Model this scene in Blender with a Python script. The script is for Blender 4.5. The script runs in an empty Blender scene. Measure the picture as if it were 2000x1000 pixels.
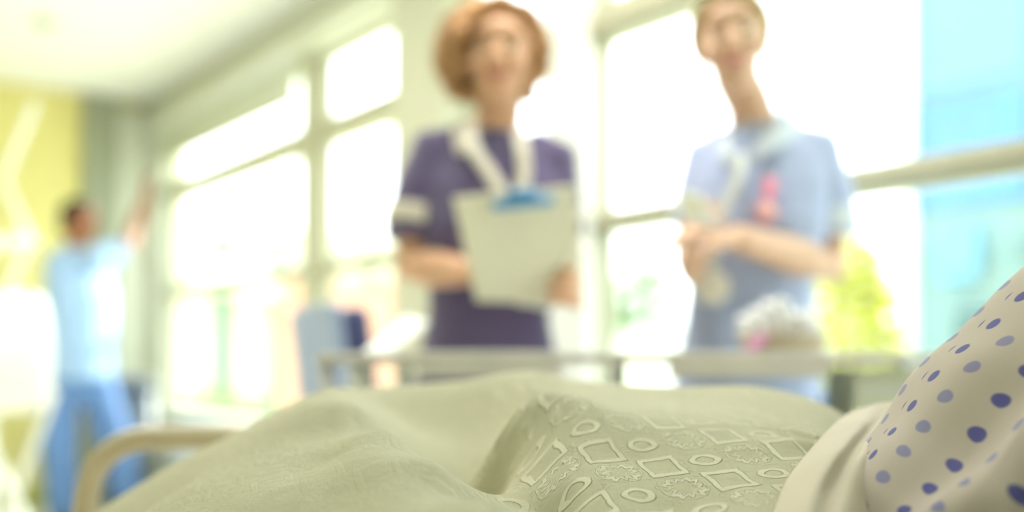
import bpy, bmesh, math, random
import numpy as np
from mathutils import Vector, Matrix, noise
random.seed(7)
SC = bpy.context.scene
COL = SC.collection
V = Vector
pi = math.pi

# ------------------------------------------------------------ camera, world, sun, exposure
FPX, HOR, CAMZ = 1900.0, 708.0, 0.90
cd = bpy.data.cameras.new('camera'); cam = bpy.data.objects.new('camera', cd); COL.objects.link(cam)
cam.location = (0, 0, CAMZ); cam.rotation_euler = (pi/2, 0, 0)
cd.sensor_width = 36.0; cd.lens = FPX/2000*36.0; cd.shift_y = (HOR-500)/2000.0
cd.clip_start = 0.02; cd.clip_end = 300
cd.dof.use_dof = True; cd.dof.focus_distance = 0.71; cd.dof.aperture_fstop = 1.5
SC.camera = cam

w = bpy.data.worlds.new('sky'); SC.world = w; w.use_nodes = True
wn = w.node_tree; bg = wn.nodes['Background']
bg.inputs['Color'].default_value = (0.93, 0.98, 1.0, 1); bg.inputs['Strength'].default_value = 1.6

sl = bpy.data.lights.new('sun', 'SUN'); so = bpy.data.objects.new('sun', sl); COL.objects.link(so)
sl.energy = 5.0; sl.angle = math.radians(4); sl.color = (1.0, 0.97, 0.92)
so.rotation_euler = V((-0.50, -0.80, -0.50)).to_track_quat('-Z', 'Y').to_euler()
so.location = (6, 6, 8)

vs = SC.view_settings
vs.view_transform = 'Standard'; vs.look = 'None'; vs.gamma = 1; vs.use_curve_mapping = False
vs.exposure = 1.82

# ------------------------------------------------------------ helpers
def at(px, py, y):
    return V(((px-1000)/FPX*y, y, CAMZ-(py-HOR)/FPX*y))

class X:
    """tiny expression builder for math nodes"""
    nt = None
    def __init__(s, sock): s.s = sock
    @staticmethod
    def m(op, *a, clamp=False):
        n = X.nt.nodes.new('ShaderNodeMath'); n.operation = op; n.use_clamp = clamp
        for i, v in enumerate(a):
            if isinstance(v, X): X.nt.links.new(v.s, n.inputs[i])
            else: n.inputs[i].default_value = v
        return X(n.outputs[0])
    def __add__(s, o): return X.m('ADD', s, o)
    def __radd__(s, o): return X.m('ADD', o, s)
    def __sub__(s, o): return X.m('SUBTRACT', s, o)
    def __rsub__(s, o): return X.m('SUBTRACT', o, s)
    def __mul__(s, o): return X.m('MULTIPLY', s, o)
    def __rmul__(s, o): return X.m('MULTIPLY', o, s)
    def __truediv__(s, o): return X.m('DIVIDE', s, o)

def lin(c):
    return tuple((v/12.92 if v <= 0.04045 else ((v+0.055)/1.055)**2.4) for v in c)

MATS = {}
def mat(name, rgb, rough=0.7, metal=0.0, var=0.06, scale=12.0, bump=0.0, bscale=80.0, sheen=0.0, sub=0.0, spec=0.4):
    if name in MATS: return MATS[name]
    m = bpy.data.materials.new(name); m.use_nodes = True
    nt = m.node_tree; b = nt.nodes['Principled BSDF']
    b.inputs['Roughness'].default_value = rough; b.inputs['Metallic'].default_value = metal
    b.inputs['Specular IOR Level'].default_value = spec
    if sheen: b.inputs['Sheen Weight'].default_value = sheen
    if sub:
        b.inputs['Subsurface Weight'].default_value = sub
        b.inputs['Subsurface Radius'].default_value = (0.02, 0.008, 0.005)
    c = lin([v/255 for v in rgb])
    tc = nt.nodes.new('ShaderNodeTexCoord'); no = nt.nodes.new('ShaderNodeTexNoise')
    no.inputs['Scale'].default_value = scale; no.inputs['Detail'].default_value = 4
    nt.links.new(tc.outputs['Object'], no.inputs['Vector'])
    r = nt.nodes.new('ShaderNodeValToRGB')
    r.color_ramp.elements[0].position = .3; r.color_ramp.elements[1].position = .7
    r.color_ramp.elements[0].color = (*[v*(1-var) for v in c], 1)
    r.color_ramp.elements[1].color = (*[min(1, v*(1+var)) for v in c], 1)
    nt.links.new(no.outputs['Fac'], r.inputs['Fac']); nt.links.new(r.outputs['Color'], b.inputs['Base Color'])
    if bump:
        n2 = nt.nodes.new('ShaderNodeTexNoise'); n2.inputs['Scale'].default_value = bscale; n2.inputs['Detail'].default_value = 3
        nt.links.new(tc.outputs['Object'], n2.inputs['Vector'])
        bu = nt.nodes.new('ShaderNodeBump'); bu.inputs['Strength'].default_value = bump; bu.inputs['Distance'].default_value = 0.01
        nt.links.new(n2.outputs['Fac'], bu.inputs['Height']); nt.links.new(bu.outputs['Normal'], b.inputs['Normal'])
    MATS[name] = m
    return m

def glass_mat(name, tint=(1, 1, 1), gloss=0.06):
    if name in MATS: return MATS[name]
    m = bpy.data.materials.new(name); m.use_nodes = True
    nt = m.node_tree; nt.nodes.clear()
    o = nt.nodes.new('ShaderNodeOutputMaterial'); mx = nt.nodes.new('ShaderNodeMixShader')
    t = nt.nodes.new('ShaderNodeBsdfTransparent'); g = nt.nodes.new('ShaderNodeBsdfGlossy')
    t.inputs['Color'].default_value = (*tint, 1); g.inputs['Roughness'].default_value = 0.03
    mx.inputs[0].default_value = gloss
    nt.links.new(t.outputs[0], mx.inputs[1]); nt.links.new(g.outputs[0], mx.inputs[2]); nt.links.new(mx.outputs[0], o.inputs[0])
    MATS[name] = m
    return m

def obj(name, bm, m, parent=None, smooth=True, bevel=0.0, kind=None, label=None):
    me = bpy.data.meshes.new(name)
    bmesh.ops.recalc_face_normals(bm, faces=bm.faces[:])
    bm.to_mesh(me); bm.free()
    if smooth:
        for p in me.polygons: p.use_smooth = True
    me.materials.append(m)
    o = bpy.data.objects.new(name, me); COL.objects.link(o)
    if parent: o.parent = parent
    if bevel:
        md = o.modifiers.new('bevel', 'BEVEL'); md.width = bevel; md.segments = 2; md.limit_method = 'ANGLE'
    if kind: o['kind'] = kind
    if label: o['label'] = label
    return o

def tag(o, label, cat, group=None):
    o['label'] = label; o['category'] = cat
    if group: o['group'] = group
    return o

def thing(name, label, cat, group=None):
    o = bpy.data.objects.new(name, None); COL.objects.link(o); o.empty_display_size = 0.05
    return tag(o, label, cat, group)

def settle(root):
    """move an Empty to the base of its parts, keeping the parts where they are"""
    lo = V((1e9,)*3); hi = V((-1e9,)*3)
    def leaves(o):
        for c in o.children:
            yield c; yield from leaves(c)
    for c in leaves(root):
        if c.type == 'MESH':
            for v in c.data.vertices:
                for i in range(3):
                    lo[i] = min(lo[i], v.co[i]); hi[i] = max(hi[i], v.co[i])
    b = V(((lo.x+hi.x)/2, (lo.y+hi.y)/2, lo.z))
    root.location = b
    for c in root.children: c.location = -b

def box(bm, c, size, M=None):
    """box centred at c; optional 3x3/4x4 rotation about the centre"""
    r = bmesh.ops.create_cube(bm, size=1.0)['verts']
    for v in r:
        p = V((v.co.x*size[0], v.co.y*size[1], v.co.z*size[2]))
        if M is not None: p = M @ p
        v.co = p+V(c)
    return r

def frame_of(d, up=V((0, 0, 1))):
    d = d.normalized()
    if abs(d.dot(up)) > 0.97: up = V((0, 1, 0)) if abs(d.y) < .9 else V((1, 0, 0))
    s = d.cross(up).normalized(); u = s.cross(d).normalized()
    return s, u

def tube(bm, pts, rad, n=14, caps=True, flat=None, up=None):
    """tapered tube through pts; rad: radius or list; flat: list of (side,up) scale; rounded ends"""
    pts = [V(p) for p in pts]
    if not isinstance(rad, (list, tuple)): rad = [rad]*len(pts)
    rad = list(rad); flat = list(flat) if flat else [(1, 1)]*len(pts)
    if caps:
        d0 = (pts[0]-pts[1]).normalized(); d1 = (pts[-1]-pts[-2]).normalized()
        P0, R0, F0 = [], [], []; P1, R1, F1 = [], [], []
        for a in (80, 55, 28):
            P0.append(pts[0]+d0*rad[0]*math.sin(math.radians(a))*min(flat[0])); R0.append(rad[0]*math.cos(math.radians(a))); F0.append(flat[0])
        for a in (28, 55, 80):
            P1.append(pts[-1]+d1*rad[-1]*math.sin(math.radians(a))*min(flat[-1])); R1.append(rad[-1]*math.cos(math.radians(a))); F1.append(flat[-1])
        pts = P0+pts+P1; rad = R0+rad+R1; flat = F0+flat+F1
    rings = []; prev_s = None
    for i, p in enumerate(pts):
        if i == 0: d = pts[1]-pts[0]
        elif i == len(pts)-1: d = pts[-1]-pts[-2]
        else: d = (pts[i+1]-pts[i]).normalized()+(pts[i]-pts[i-1]).normalized()
        d = d.normalized() if d.length > 1e-9 else V((0, 0, 1))
        if prev_s is None:
            s, u = frame_of(d, up) if up else frame_of(d)
        else:
            s = prev_s-d*prev_s.dot(d); s = s.normalized(); u = s.cross(d).normalized()
        prev_s = s
        rings.append([bm.verts.new(p+s*(rad[i]*flat[i][0]*math.cos(2*pi*k/n))+u*(rad[i]*flat[i][1]*math.sin(2*pi*k/n))) for k in range(n)])
    for a, b in zip(rings, rings[1:]):
        for k in range(n): bm.faces.new((a[k], a[(k+1) % n], b[(k+1) % n], b[k]))
    bm.faces.new(rings[0][::-1]); bm.faces.new(rings[-1])

def ell(bm, c, r, M=None, sub=3):
    vs_ = bmesh.ops.create_icosphere(bm, subdivisions=sub, radius=1.0)['verts']
    for v in vs_:
        p = V((v.co.x*r[0], v.co.y*r[1], v.co.z*r[2]))
        if M is not None: p = M @ p
        v.co = p+V(c)

def smoothpts(pts, k=6):
    """catmull-rom resample"""
    P = [V(p) for p in pts]; P = [P[0]*2-P[1]]+P+[P[-1]*2-P[-2]]; out = []
    for i in range(1, len(P)-2):
        for j in range(k):
            t = j/k
            out.append(0.5*((2*P[i])+(P[i+1]-P[i-1])*t+(2*P[i-1]-5*P[i]+4*P[i+1]-P[i+2])*t*t+(3*P[i]-P[i-1]-3*P[i+1]+P[i+2])*t**3))
    out.append(P[-2]); return out

def loft(bm, rings, n=28, power=2.0):
    """rings: (centre, half width, half depth, yaw) stacked; superellipse sections"""
    R = []
    for c, a, b, yaw in rings:
        c = V(c); row = []
        for k in range(n):
            t = 2*pi*k/n; ct, st = math.cos(t), math.sin(t)
            x = a*math.copysign(abs(ct)**(2/power), ct); y = b*math.copysign(abs(st)**(2/power), st)
            row.append(bm.verts.new(c+V((x*math.cos(yaw)-y*math.sin(yaw), x*math.sin(yaw)+y*math.cos(yaw), 0))))
        R.append(row)
    for a, b in zip(R, R[1:]):
        for k in range(n): bm.faces.new((a[k], a[(k+1) % n], b[(k+1) % n], b[k]))
    bm.faces.new(R[0][::-1]); bm.faces.new(R[-1])

def fuse(name, bm, m, parent, voxel=0.006, smooth=4, wrinkle=None, label=None):
    """union of all closed pieces as one continuous surface"""
    bmesh.ops.recalc_face_normals(bm, faces=bm.faces[:])
    me = bpy.data.meshes.new('tmp'); bm.to_mesh(me); bm.free()
    o = bpy.data.objects.new('tmp', me); COL.objects.link(o)
    r = o.modifiers.new('r', 'REMESH'); r.mode = 'VOXEL'; r.voxel_size = voxel
    if smooth:
        s = o.modifiers.new('s', 'SMOOTH'); s.iterations = smooth; s.factor = 0.5
    dg = bpy.context.evaluated_depsgraph_get()
    nm = bpy.data.meshes.new_from_object(o.evaluated_get(dg)); nm.name = name
    bpy.data.objects.remove(o); bpy.data.meshes.remove(me)
    if wrinkle:
        amp, sc = wrinkle
        nrm = [v.normal.copy() for v in nm.vertices]
        for v, q in zip(nm.vertices, nrm):
            p = v.co
            v.co = p+q*amp*noise.fractal(V((p.x*sc, p.y*sc, p.z*sc*0.45)), 1.0, 2.0, 3)
    for p in nm.polygons: p.use_smooth = True
    nm.materials.clear(); nm.materials.append(m)
    o = bpy.data.objects.new(name, nm); COL.objects.link(o); o.parent = parent
    if label: o['label'] = label
    return o

# ------------------------------------------------------------ room frame (window wall runs from the far corner C towards the near right)
U = V((0.6197, -0.7849, 0)); N = V((-0.7849, -0.6197, 0)); C0 = V((-2.42, 6.50, 0))
RW = Matrix(((U.x, N.x, 0), (U.y, N.y, 0), (0, 0, 1)))
def sp(px):
    k = (px-1000)/FPX
    return (6.5*k+2.42)/(0.6197+0.7849*k)
def wbox(bm, s0, s1, d0, d1, z0, z1):
    c = C0+U*((s0+s1)/2)+N*((d0+d1)/2)+V((0, 0, (z0+z1)/2))
    box(bm, c, (abs(s1-s0), abs(d1-d0), abs(z1-z0)), RW)
CEIL = 2.62

M_wall = mat('window_wall_paint', (226, 228, 208), .75, var=.02)
M_frame = mat('window_frame_paint', (182, 180, 152), .5, var=.03)
M_ceil = mat('ceiling_paint', (250, 250, 244), .85, var=.02)
M_yel = mat('yellow_wall_paint', (236, 225, 148), .8, var=.03)
M_grey = mat('grey_pilaster_paint', (160, 164, 140), .7, var=.03)
M_white = mat('white_paint', (240, 242, 232), .5, var=.02)
M_floor = mat('pale_vinyl_floor', (232, 232, 218), .4, var=.03, scale=3)

bm = bmesh.new(); box(bm, (0, 2.5, -0.05), (12, 13, 0.1), RW); obj('floor', bm, M_floor, smooth=False, kind='structure')
bm = bmesh.new(); wbox(bm, -0.3, 9.0, -0.25, 6.2, CEIL, CEIL+0.15); obj('ceiling', bm, M_ceil, smooth=False, kind='structure')

# window wall: bulkhead, low wall, column, corner return
bm = bmesh.new()
wbox(bm, -0.3, 9.0, -0.14, 0, 2.37, CEIL)
wbox(bm, -0.3, 9.0, -0.14, 0, 0, 0.56)
wbox(bm, -0.3, sp(318), -0.14, 0, 0.56, 2.37)
wbox(bm, 8.6, 9.0, -0.14, 0, 0.56, 2.37)
obj('wall_right', bm, M_wall, smooth=False, kind='structure')
bm = bmesh.new(); wbox(bm, sp(790), sp(890), -0.12, 0.0, 0.56, 2.37); wbox(bm, sp(790), sp(890), 0, .06, 0, 2.62)
obj('trim_8', bm, mat('olive_cream_column_paint', (198, 198, 172), .75, var=.02), smooth=False, kind='structure', bevel=.005)
bm = bmesh.new(); wbox(bm, -0.0, 9.0, 0, 0.06, 2.40, 2.46); wbox(bm, 0, 9.0, 0, .03, 2.56, 2.60)
obj('trim_1', bm, M_wall, smooth=False, kind='structure', bevel=.005)
bm = bmesh.new(); wbox(bm, 0, 9.0, -0.14, 0.08, 0.56, 0.60)
obj('trim_2', bm, M_white, smooth=False, kind='structure', bevel=.006)

wins = [(sp(318), sp(585)), (sp(612), sp(790)), (sp(890), sp(1065)), (sp(1145), 6.9), (6.98, 8.6)]
M_glass = glass_mat('clear_window_glass', (0.97, 1.0, 0.99), 0.05)
for i, (a, b) in enumerate(wins):
    r = bpy.data.objects.new('window_%d' % (i+1), None); COL.objects.link(r); r['kind'] = 'structure'
    bm = bmesh.new(); t = 0.03
    wbox(bm, a, a+t, -0.10, -0.05, .60, 2.37); wbox(bm, b-t, b, -0.10, -0.05, .60, 2.37)
    wbox(bm, a, b, -0.10, -0.05, 2.34, 2.37); wbox(bm, a, b, -0.10, -0.05, .60, .64)
    obj('window_frame', bm, M_frame, r, smooth=False, bevel=.004)
    bm = bmesh.new(); wbox(bm, a, b, -0.11, -0.02, 1.935, 2.05)
    wbox(bm, a, b, -0.02, 0.0, 1.955, 1.99); obj('upper_transom', bm, M_frame, r, smooth=False, bevel=.006)
    bm = bmesh.new(); wbox(bm, a, b, -0.11, -0.03, 1.315, 1.385); wbox(bm, a, b, -0.03, -0.015, 1.335, 1.352)
    obj('lower_transom', bm, M_frame, r, smooth=False, bevel=.006)
    bm = bmesh.new(); wbox(bm, a+t, b-t, -0.080, -0.075, .64, 2.34)
    obj('glass_pane', bm, M_glass, r, smooth=False)
    settle(r)
# posts between the bays
for i, (a, b, m) in enumerate([(sp(585), sp(612), M_frame), (sp(1065), sp(1145), M_white), (6.9, 6.98, M_frame)]):
    bm = bmesh.new(); wbox(bm, a, b, -0.10, 0.0, .60, 2.37)
    obj('trim_%d' % (3+i), bm, m, smooth=False, kind='structure', bevel=.006)

# far end wall with grey pilaster
def ebox(bm, t0, t1, e0, e1, z0, z1):      # t along the end wall away from the corner, e out into the room
    c = C0+N*((t0+t1)/2)+U*((e0+e1)/2)+V((0, 0, (z0+z1)/2))
    box(bm, c, (abs(e1-e0), abs(t1-t0), abs(z1-z0)), RW)
bm = bmesh.new(); ebox(bm, -0.25, 6.2, -0.2, 0, 0, CEIL); obj('wall_far', bm, M_yel, smooth=False, kind='structure')
bm = bmesh.new(); ebox(bm, 0.215, 0.43, 0, 0.06, 0, CEIL); obj('trim_6', bm, M_grey, smooth=False, kind='structure', bevel=.006)
bm = bmesh.new(); ebox(bm, 0.0, 0.215, 0, 0.03, 0, 2.56); ebox(bm, 0.09, 0.13, 0.03, .05, 0, 2.56)
obj('trim_7', bm, M_wall, smooth=False, kind='structure', bevel=.006)
bm = bmesh.new(); ebox(bm, 0.43, 6.2, 0, 0.02, 0, .12); obj('baseboard_far', bm, mat('yellow_green_skirting', (188, 190, 96)), smooth=False, kind='structure')

bm = bmesh.new(); wbox(bm, -.3, 9.0, 6.2, 6.35, 0, CEIL); obj('wall_left', bm, M_wall, smooth=False, kind='structure')
bm = bmesh.new(); wbox(bm, 9.0, 9.15, -.14, 6.35, 0, CEIL); obj('wall_back', bm, M_wall, smooth=False, kind='structure')
# roller blind in the first window, cord
t = thing('roller_blind', 'pale roller blind partly lowered over the upper pane of the far window', 'blind')
bm = bmesh.new(); wbox(bm, sp(318)+.01, sp(585)-.01, .012, .016, 2.19, 2.40); obj('blind_fabric', bm, mat('blind_fabric', (214, 218, 196), .8), t, smooth=False)
bm = bmesh.new(); wbox(bm, sp(318)+.01, sp(585)-.01, .006, .022, 2.175, 2.195); obj('bottom_bar', bm, M_frame, t, smooth=False, bevel=.003)
bm = bmesh.new(); tube(bm, [C0+U*(sp(318))+N*.045+V((0, 0, 2.40)), C0+U*(sp(585))+N*.045+V((0, 0, 2.40))], .03); obj('blind_roller', bm, M_white, t)
bm = bmesh.new(); cb = C0+U*.36+N*.05; tube(bm, [cb+V((0, 0, 2.4)), cb+V((0, 0, 1.55))], .004, n=8); obj('pull_cord', bm, M_white, t)
settle(t)

# unseen glowing panels, added under the ceiling to brighten the ward from above
LM = bpy.data.materials.new('fill_glow'); LM.use_nodes = True; lb = LM.node_tree.nodes['Principled BSDF']
lb.inputs['Emission Color'].default_value = (1.0, .98, .96, 1); lb.inputs['Emission Strength'].default_value = 8.0
for i, (x, y, lb_) in enumerate([(.1, 2.1, 'added square fill light over the far side of the bed, nearest the two nurses'), (-1.7, 3.1, 'added square fill light over the open floor left of the nurses')]):
    t = thing('added_fill_light', lb_, 'added fill light', 'square fill lights added under the ward ceiling')
    bm = bmesh.new(); box(bm, (x, y, CEIL-.012), (.64, .64, .022), RW); obj('fill_frame', bm, M_white, t, smooth=False, bevel=.003)
    bm = bmesh.new(); box(bm, (x, y, CEIL-.026), (.58, .58, .006), RW); obj('fill_face', bm, LM, t, smooth=False)
    settle(t)
# smoke detector
bm = bmesh.new(); p = at(86, 44, 4.88); p.z = CEIL
tube(bm, [p+V((0, 0, 0)), p+V((0, 0, -.02)), p+V((0, 0, -.045))], [.055, .05, .03], n=24, caps=False)
tag(obj('smoke_detector', bm, mat('detector_plastic', (206, 208, 188))), 'small round smoke detector on the pale ceiling', 'smoke detector')

# radiator beneath the sill
t = thing('radiator', 'white panel radiator beneath the window ledge', 'radiator')
bm = bmesh.new(); wbox(bm, .55, 2.1, .03, .10, .12, .50)
for i in range(30): wbox(bm, .57+i*.051, .595+i*.051, .10, .108, .14, .48)
obj('radiator_panel', bm, M_white, t, smooth=False, bevel=.003)
bm = bmesh.new(); tube(bm, [C0+U*.50+N*.06+V((0, 0, .01)), C0+U*.50+N*.06+V((0, 0, .2)), C0+U*.56+N*.06+V((0, 0, .2))], .012); obj('valve_pipe', bm, mat('copper', (205, 140, 90), .35, .6), t)
settle(t)

# dark bin near the corner
t = thing('waste_bin', 'tall dark grey bin standing behind the man in blue', 'bin')
bc = at(250, 730, 5.72); bc.z = 0
bm = bmesh.new(); loft(bm, [((bc.x, bc.y, .0), .12, .11, .6), ((bc.x, bc.y, .03), .125, .115, .6), ((bc.x, bc.y, .74), .14, .13, .6)], power=4)
obj('bin_body', bm, mat('dark_grey_bin', (96, 106, 112), .5), t)
bm = bmesh.new(); loft(bm, [((bc.x, bc.y, .742), .15, .14, .6), ((bc.x, bc.y, .77), .15, .14, .6), ((bc.x, bc.y, .81), .11, .10, .6), ((bc.x, bc.y, .82), .05, .04, .6)], power=4)
obj('bin_lid', bm, mat('bin_lid', (84, 92, 100), .5), t)
settle(t)

# ------------------------------------------------------------ outdoors
M_grass = mat('lawn', (206, 214, 176), .9, var=.1, scale=3)
bm = bmesh.new(); c = C0+U*6-N*26; box(bm, (c.x, c.y, -0.12), (60, 51, .1), RW)
o = obj('ground', bm, M_grass, smooth=False, kind='structure')

def facade(name, label, p0, p1, depth, h, wallm, glassm, cols, rows, z0=0.0, fin=.12, canopy=None):
    """building: p0->p1 base line of the visible face, depth going back"""
    t = thing(name, label, 'building')
    p0 = V((*p0, 0)); p1 = V((*p1, 0)); d = (p1-p0); L = d.length; d.normalize(); q = V((d.y, -d.x, 0))
    if q.dot(-p0) < 0: q = -q
    R = Matrix(((d.x, q.x, 0), (d.y, q.y, 0), (0, 0, 1)))
    def b(bm, a0, a1, e0, e1, z0, z1):
        box(bm, p0+d*((a0+a1)/2)+q*((e0+e1)/2)+V((0, 0, (z0+z1)/2)), (a1-a0, e1-e0, z1-z0), R)
    bm = bmesh.new(); b(bm, 0, L, -depth, -.12, 0, h); obj('walls', bm, wallm, t, smooth=False)
    bm = bmesh.new(); b(bm, -.15, L+.15, -depth-.1, .12, h, h+.18); obj('roof', bm, wallm, t, smooth=False)
    cw = L/cols; rh = h/rows
    for i in range(cols):
        for j in range(rows):
            bm = bmesh.new(); b(bm, i*cw+fin, (i+1)*cw-fin, -.10, -.06, j*rh+.25, (j+1)*rh-.12); obj('window', bm, glassm[(i+j*2) % len(glassm)], t, smooth=False)
    bm = bmesh.new()
    for i in range(cols+1): b(bm, i*cw-fin, i*cw+fin, -.12, .14, 0, h)
    obj('columns', bm, wallm, t, smooth=False)
    bm = bmesh.new()
    for j in range(rows): b(bm, 0, L, -.12, .02, j*rh-.02, j*rh+.22)
    obj('floor_bands', bm, wallm, t, smooth=False)
    if canopy:
        bm = bmesh.new(); b(bm, canopy[0], canopy[1], 0, .9, canopy[2], canopy[3]); obj('canopy', bm, M_white, t, smooth=False)
    settle(t); return t

M_pale = mat('pale_render', (196, 194, 178), .8, var=.03)
G1 = mat('teal_window_glass', (92, 126, 124), .25, var=.1)
G2 = mat('pale_teal_window_glass', (112, 142, 138), .25, var=.1)
GB = mat('sky_blue_glazing', (76, 124, 164), .3, var=.15, scale=.8)
GB2 = mat('light_blue_glazing', (94, 142, 170), .3, var=.1, scale=.7)
M_teal = mat('turquoise_panel', (112, 142, 138), .5, var=.05, scale=.6)
# pale building left of centre, beyond the first windows
a = at(250, 708, 14); b_ = at(760, 708, 17.5)
facade('white_building', 'pale building with white columns and teal windows beyond the far windows', (a.x, a.y), (b_.x, b_.y), 6, 2.9, M_pale, [G1, G2], 5, 1, fin=.28, canopy=(1.0, 3.0, 1.95, 2.35))
# glass building on the right
tb = thing('glass_building', 'tall turquoise and blue glazed building seen through the right window', 'building')
g0 = at(1765, 708, 8.0); gd = V((0.55, -0.62, 0)).normalized(); gq = V((gd.y, -gd.x, 0)); gq = gq if gq.dot(-V((g0.x, g0.y, 0))) > 0 else -gq
GR = Matrix(((gd.x, gq.x, 0), (gd.y, gq.y, 0), (0, 0, 1)))
def gb(bm, a0, a1, e0, e1, z0, z1):
    box(bm, V((g0.x, g0.y, 0))+gd*((a0+a1)/2)+gq*((e0+e1)/2)+V((0, 0, (z0+z1)/2)), (a1-a0, e1-e0, z1-z0), GR)
bm = bmesh.new(); gb(bm, 0, 7, -5, -.1, 0, 8); obj('walls', bm, M_teal, tb, smooth=False)
for i in range(7):
    for j in range(6):
        bm = bmesh.new(); gb(bm, i+.06, i+.94, -.1, -.05, 2.1+j*.95+.05, 2.1+(j+1)*.95-.05)
        obj('window', bm, (GB, GB2)[(i*3+j) % 2], tb, smooth=False)
bm = bmesh.new()
for j in range(18): gb(bm, .35, 7, -.08, .03, .12+j*.07, .12+j*.07+.02)
obj('louvres', bm, mat('grey_green_louvre', (116, 146, 140), .6), tb, smooth=False)
bm = bmesh.new(); gb(bm, .9, 7, -.08, .05, 1.72, 1.84); obj('dark_band', bm, mat('dark_teal_band', (84, 118, 118), .5), tb, smooth=False)
bm = bmesh.new(); gb(bm, -.04, .06, -.1, .03, 0, 8); obj('corner_post', bm, M_white, tb, smooth=False)
bm = bmesh.new(); gb(bm, .3, .6, -.08, .04, 1.55, 1.95); obj('sign_panel', bm, mat('blue_sign_panel', (96, 150, 172), .5), tb, smooth=False)
settle(tb)
# low brick garden wall
bm = bmesh.new(); a = at(560, 708, 8.6); b_ = at(760, 708, 8.1); mid = (a+b_)/2; ang = math.atan2(b_.y-a.y, b_.x-a.x)
box(bm, (mid.x, mid.y, .72), ((b_-a).length, .2, 1.6), Matrix.Rotation(ang, 3, 'Z'))
box(bm, (mid.x, mid.y, 1.56), ((b_-a).length+.06, .26, .07), Matrix.Rotation(ang, 3, 'Z'))
tag(obj('brick_wall', bm, mat('pink_brick', (190, 146, 124), .9, var=.12, scale=14), smooth=False), 'pinkish brick garden wall outside beyond the middle window', 'garden wall')

def shrub(name, label, px, py_top, y, wid, col, cat='shrub', n=900, z0=0.0, group=None):
    t = thing(name, label, cat, group)
    top = at(px, py_top, y); h = top.z; rnd = random.Random(int(px*7+y))
    bm = bmesh.new()
    for k in range(4):
        a = rnd.uniform(0, 6.28)
        tube(bm, smoothpts([(top.x, y, z0-.1), (top.x+.05*math.cos(a), y+.05*math.sin(a), h*.4), (top.x+wid*.5*math.cos(a), y+wid*.4*math.sin(a), h*.85)], 3), .015, n=6)
    obj('stem', bm, mat('shrub_bark', (140, 120, 90), .9), t)
    bm = bmesh.new()
    for k in range(n):
        while True:
            q = V((rnd.uniform(-1, 1), rnd.uniform(-1, 1), rnd.uniform(-1, 1)))
            if .45 < q.length < 1: break
        lump = 1+.18*noise.noise(q*2.3+V((px, 0, 0)))
        p = V((top.x+q.x*wid*lump, y+q.y*wid*.8*lump, h*.52+q.z*h*.48*lump))
        Mx = Matrix.Rotation(rnd.uniform(0, 6.28), 3, 'Z') @ Matrix.Rotation(rnd.uniform(-1.2, 1.2), 3, 'X')
        s = rnd.uniform(.05, .09)
        vv = [bm.verts.new(p+Mx @ V(c)*s) for c in ((-.5, 0, 0), (0, -.28, .08), (.6, 0, 0), (0, .28, .08))]
        bm.faces.new(vv)
    obj('foliage', bm, mat('foliage_%s' % '_'.join(map(str, col)), col, .7, var=.2, scale=4), t)
    settle(t)
shrub('shrub', 'bright yellow-green bush outside, beside the elbow of the nurse in pale blue', 1665, 430, 5.6, .30, (206, 208, 84), n=3200)
shrub('shrub', 'soft green bush outside between the two nurses', 1235, 470, 7.5, .42, (124, 158, 98), n=3000)
shrub('shrub', 'low dark green bush outside, just above the bed rail', 500, 770, 9.8, .40, (96, 134, 62), n=700)
shrub('shrub', 'low pale green bush outside, left of the dark green one', 400, 740, 10.5, .5, (140, 164, 104), n=700)
# white planter outside
t = thing('planter', 'white square planter outside between the nurses, low against the shrubs', 'planter')
pc = at(1280, 680, 5.2); bm = bmesh.new(); box(bm, (pc.x, pc.y, .49), (.24, .24, 1.12), RW); obj('planter_box', bm, M_white, t, smooth=False, bevel=.01)
bm = bmesh.new(); box(bm, (pc.x, pc.y, 1.055), (.2, .2, .01), RW); obj('soil', bm, mat('soil', (120, 100, 80), .9), t, smooth=False); settle(t)

# ------------------------------------------------------------ people
def skin_mat(name, rgb): return mat(name, rgb, .5, var=.04, scale=20, sub=.08)

def head(bm, c, R, s=1.0):
    """head pieces around c (mid-height of the head); local frame: -Y is the way the face looks, Z up"""
    def P(x, y, z): return V(c)+R @ (V((x, y, z))*s)
    def E(p, r, sub=3, Q=None): ell(bm, P(*p), [v*s for v in r], R if Q is None else R @ Q, sub)
    E((0, .018, .035), (.074, .092, .082), 4); E((0, -.022, .0), (.063, .066, .085), 4)
    E((0, -.030, -.055), (.050, .050, .050)); E((0, -.058, -.090), (.020, .018, .018))
    E((0, -.070, .048), (.048, .022, .030)); E((.038, -.058, -.018), (.024, .024, .022)); E((-.038, -.058, -.018), (.024, .024, .022))
    tube(bm, [P(0, -.082, .030), P(0, -.096, .008), P(0, -.104, -.014)], [.0075*s, .0085*s, .0105*s], n=10)
    E((.010, -.092, -.016), (.007, .008, .006), 2); E((-.010, -.092, -.016), (.007, .008, .006), 2)
    E((0, -.083, -.047), (.024, .010, .012), 2)
    for sx in (-1, 1):
        E((sx*.071, .014, .0), (.008, .018, .029), 3, Matrix.Rotation(sx*.25, 3, 'Z')); E((sx*.070, .006, -.024), (.008, .010, .012), 2)

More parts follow.
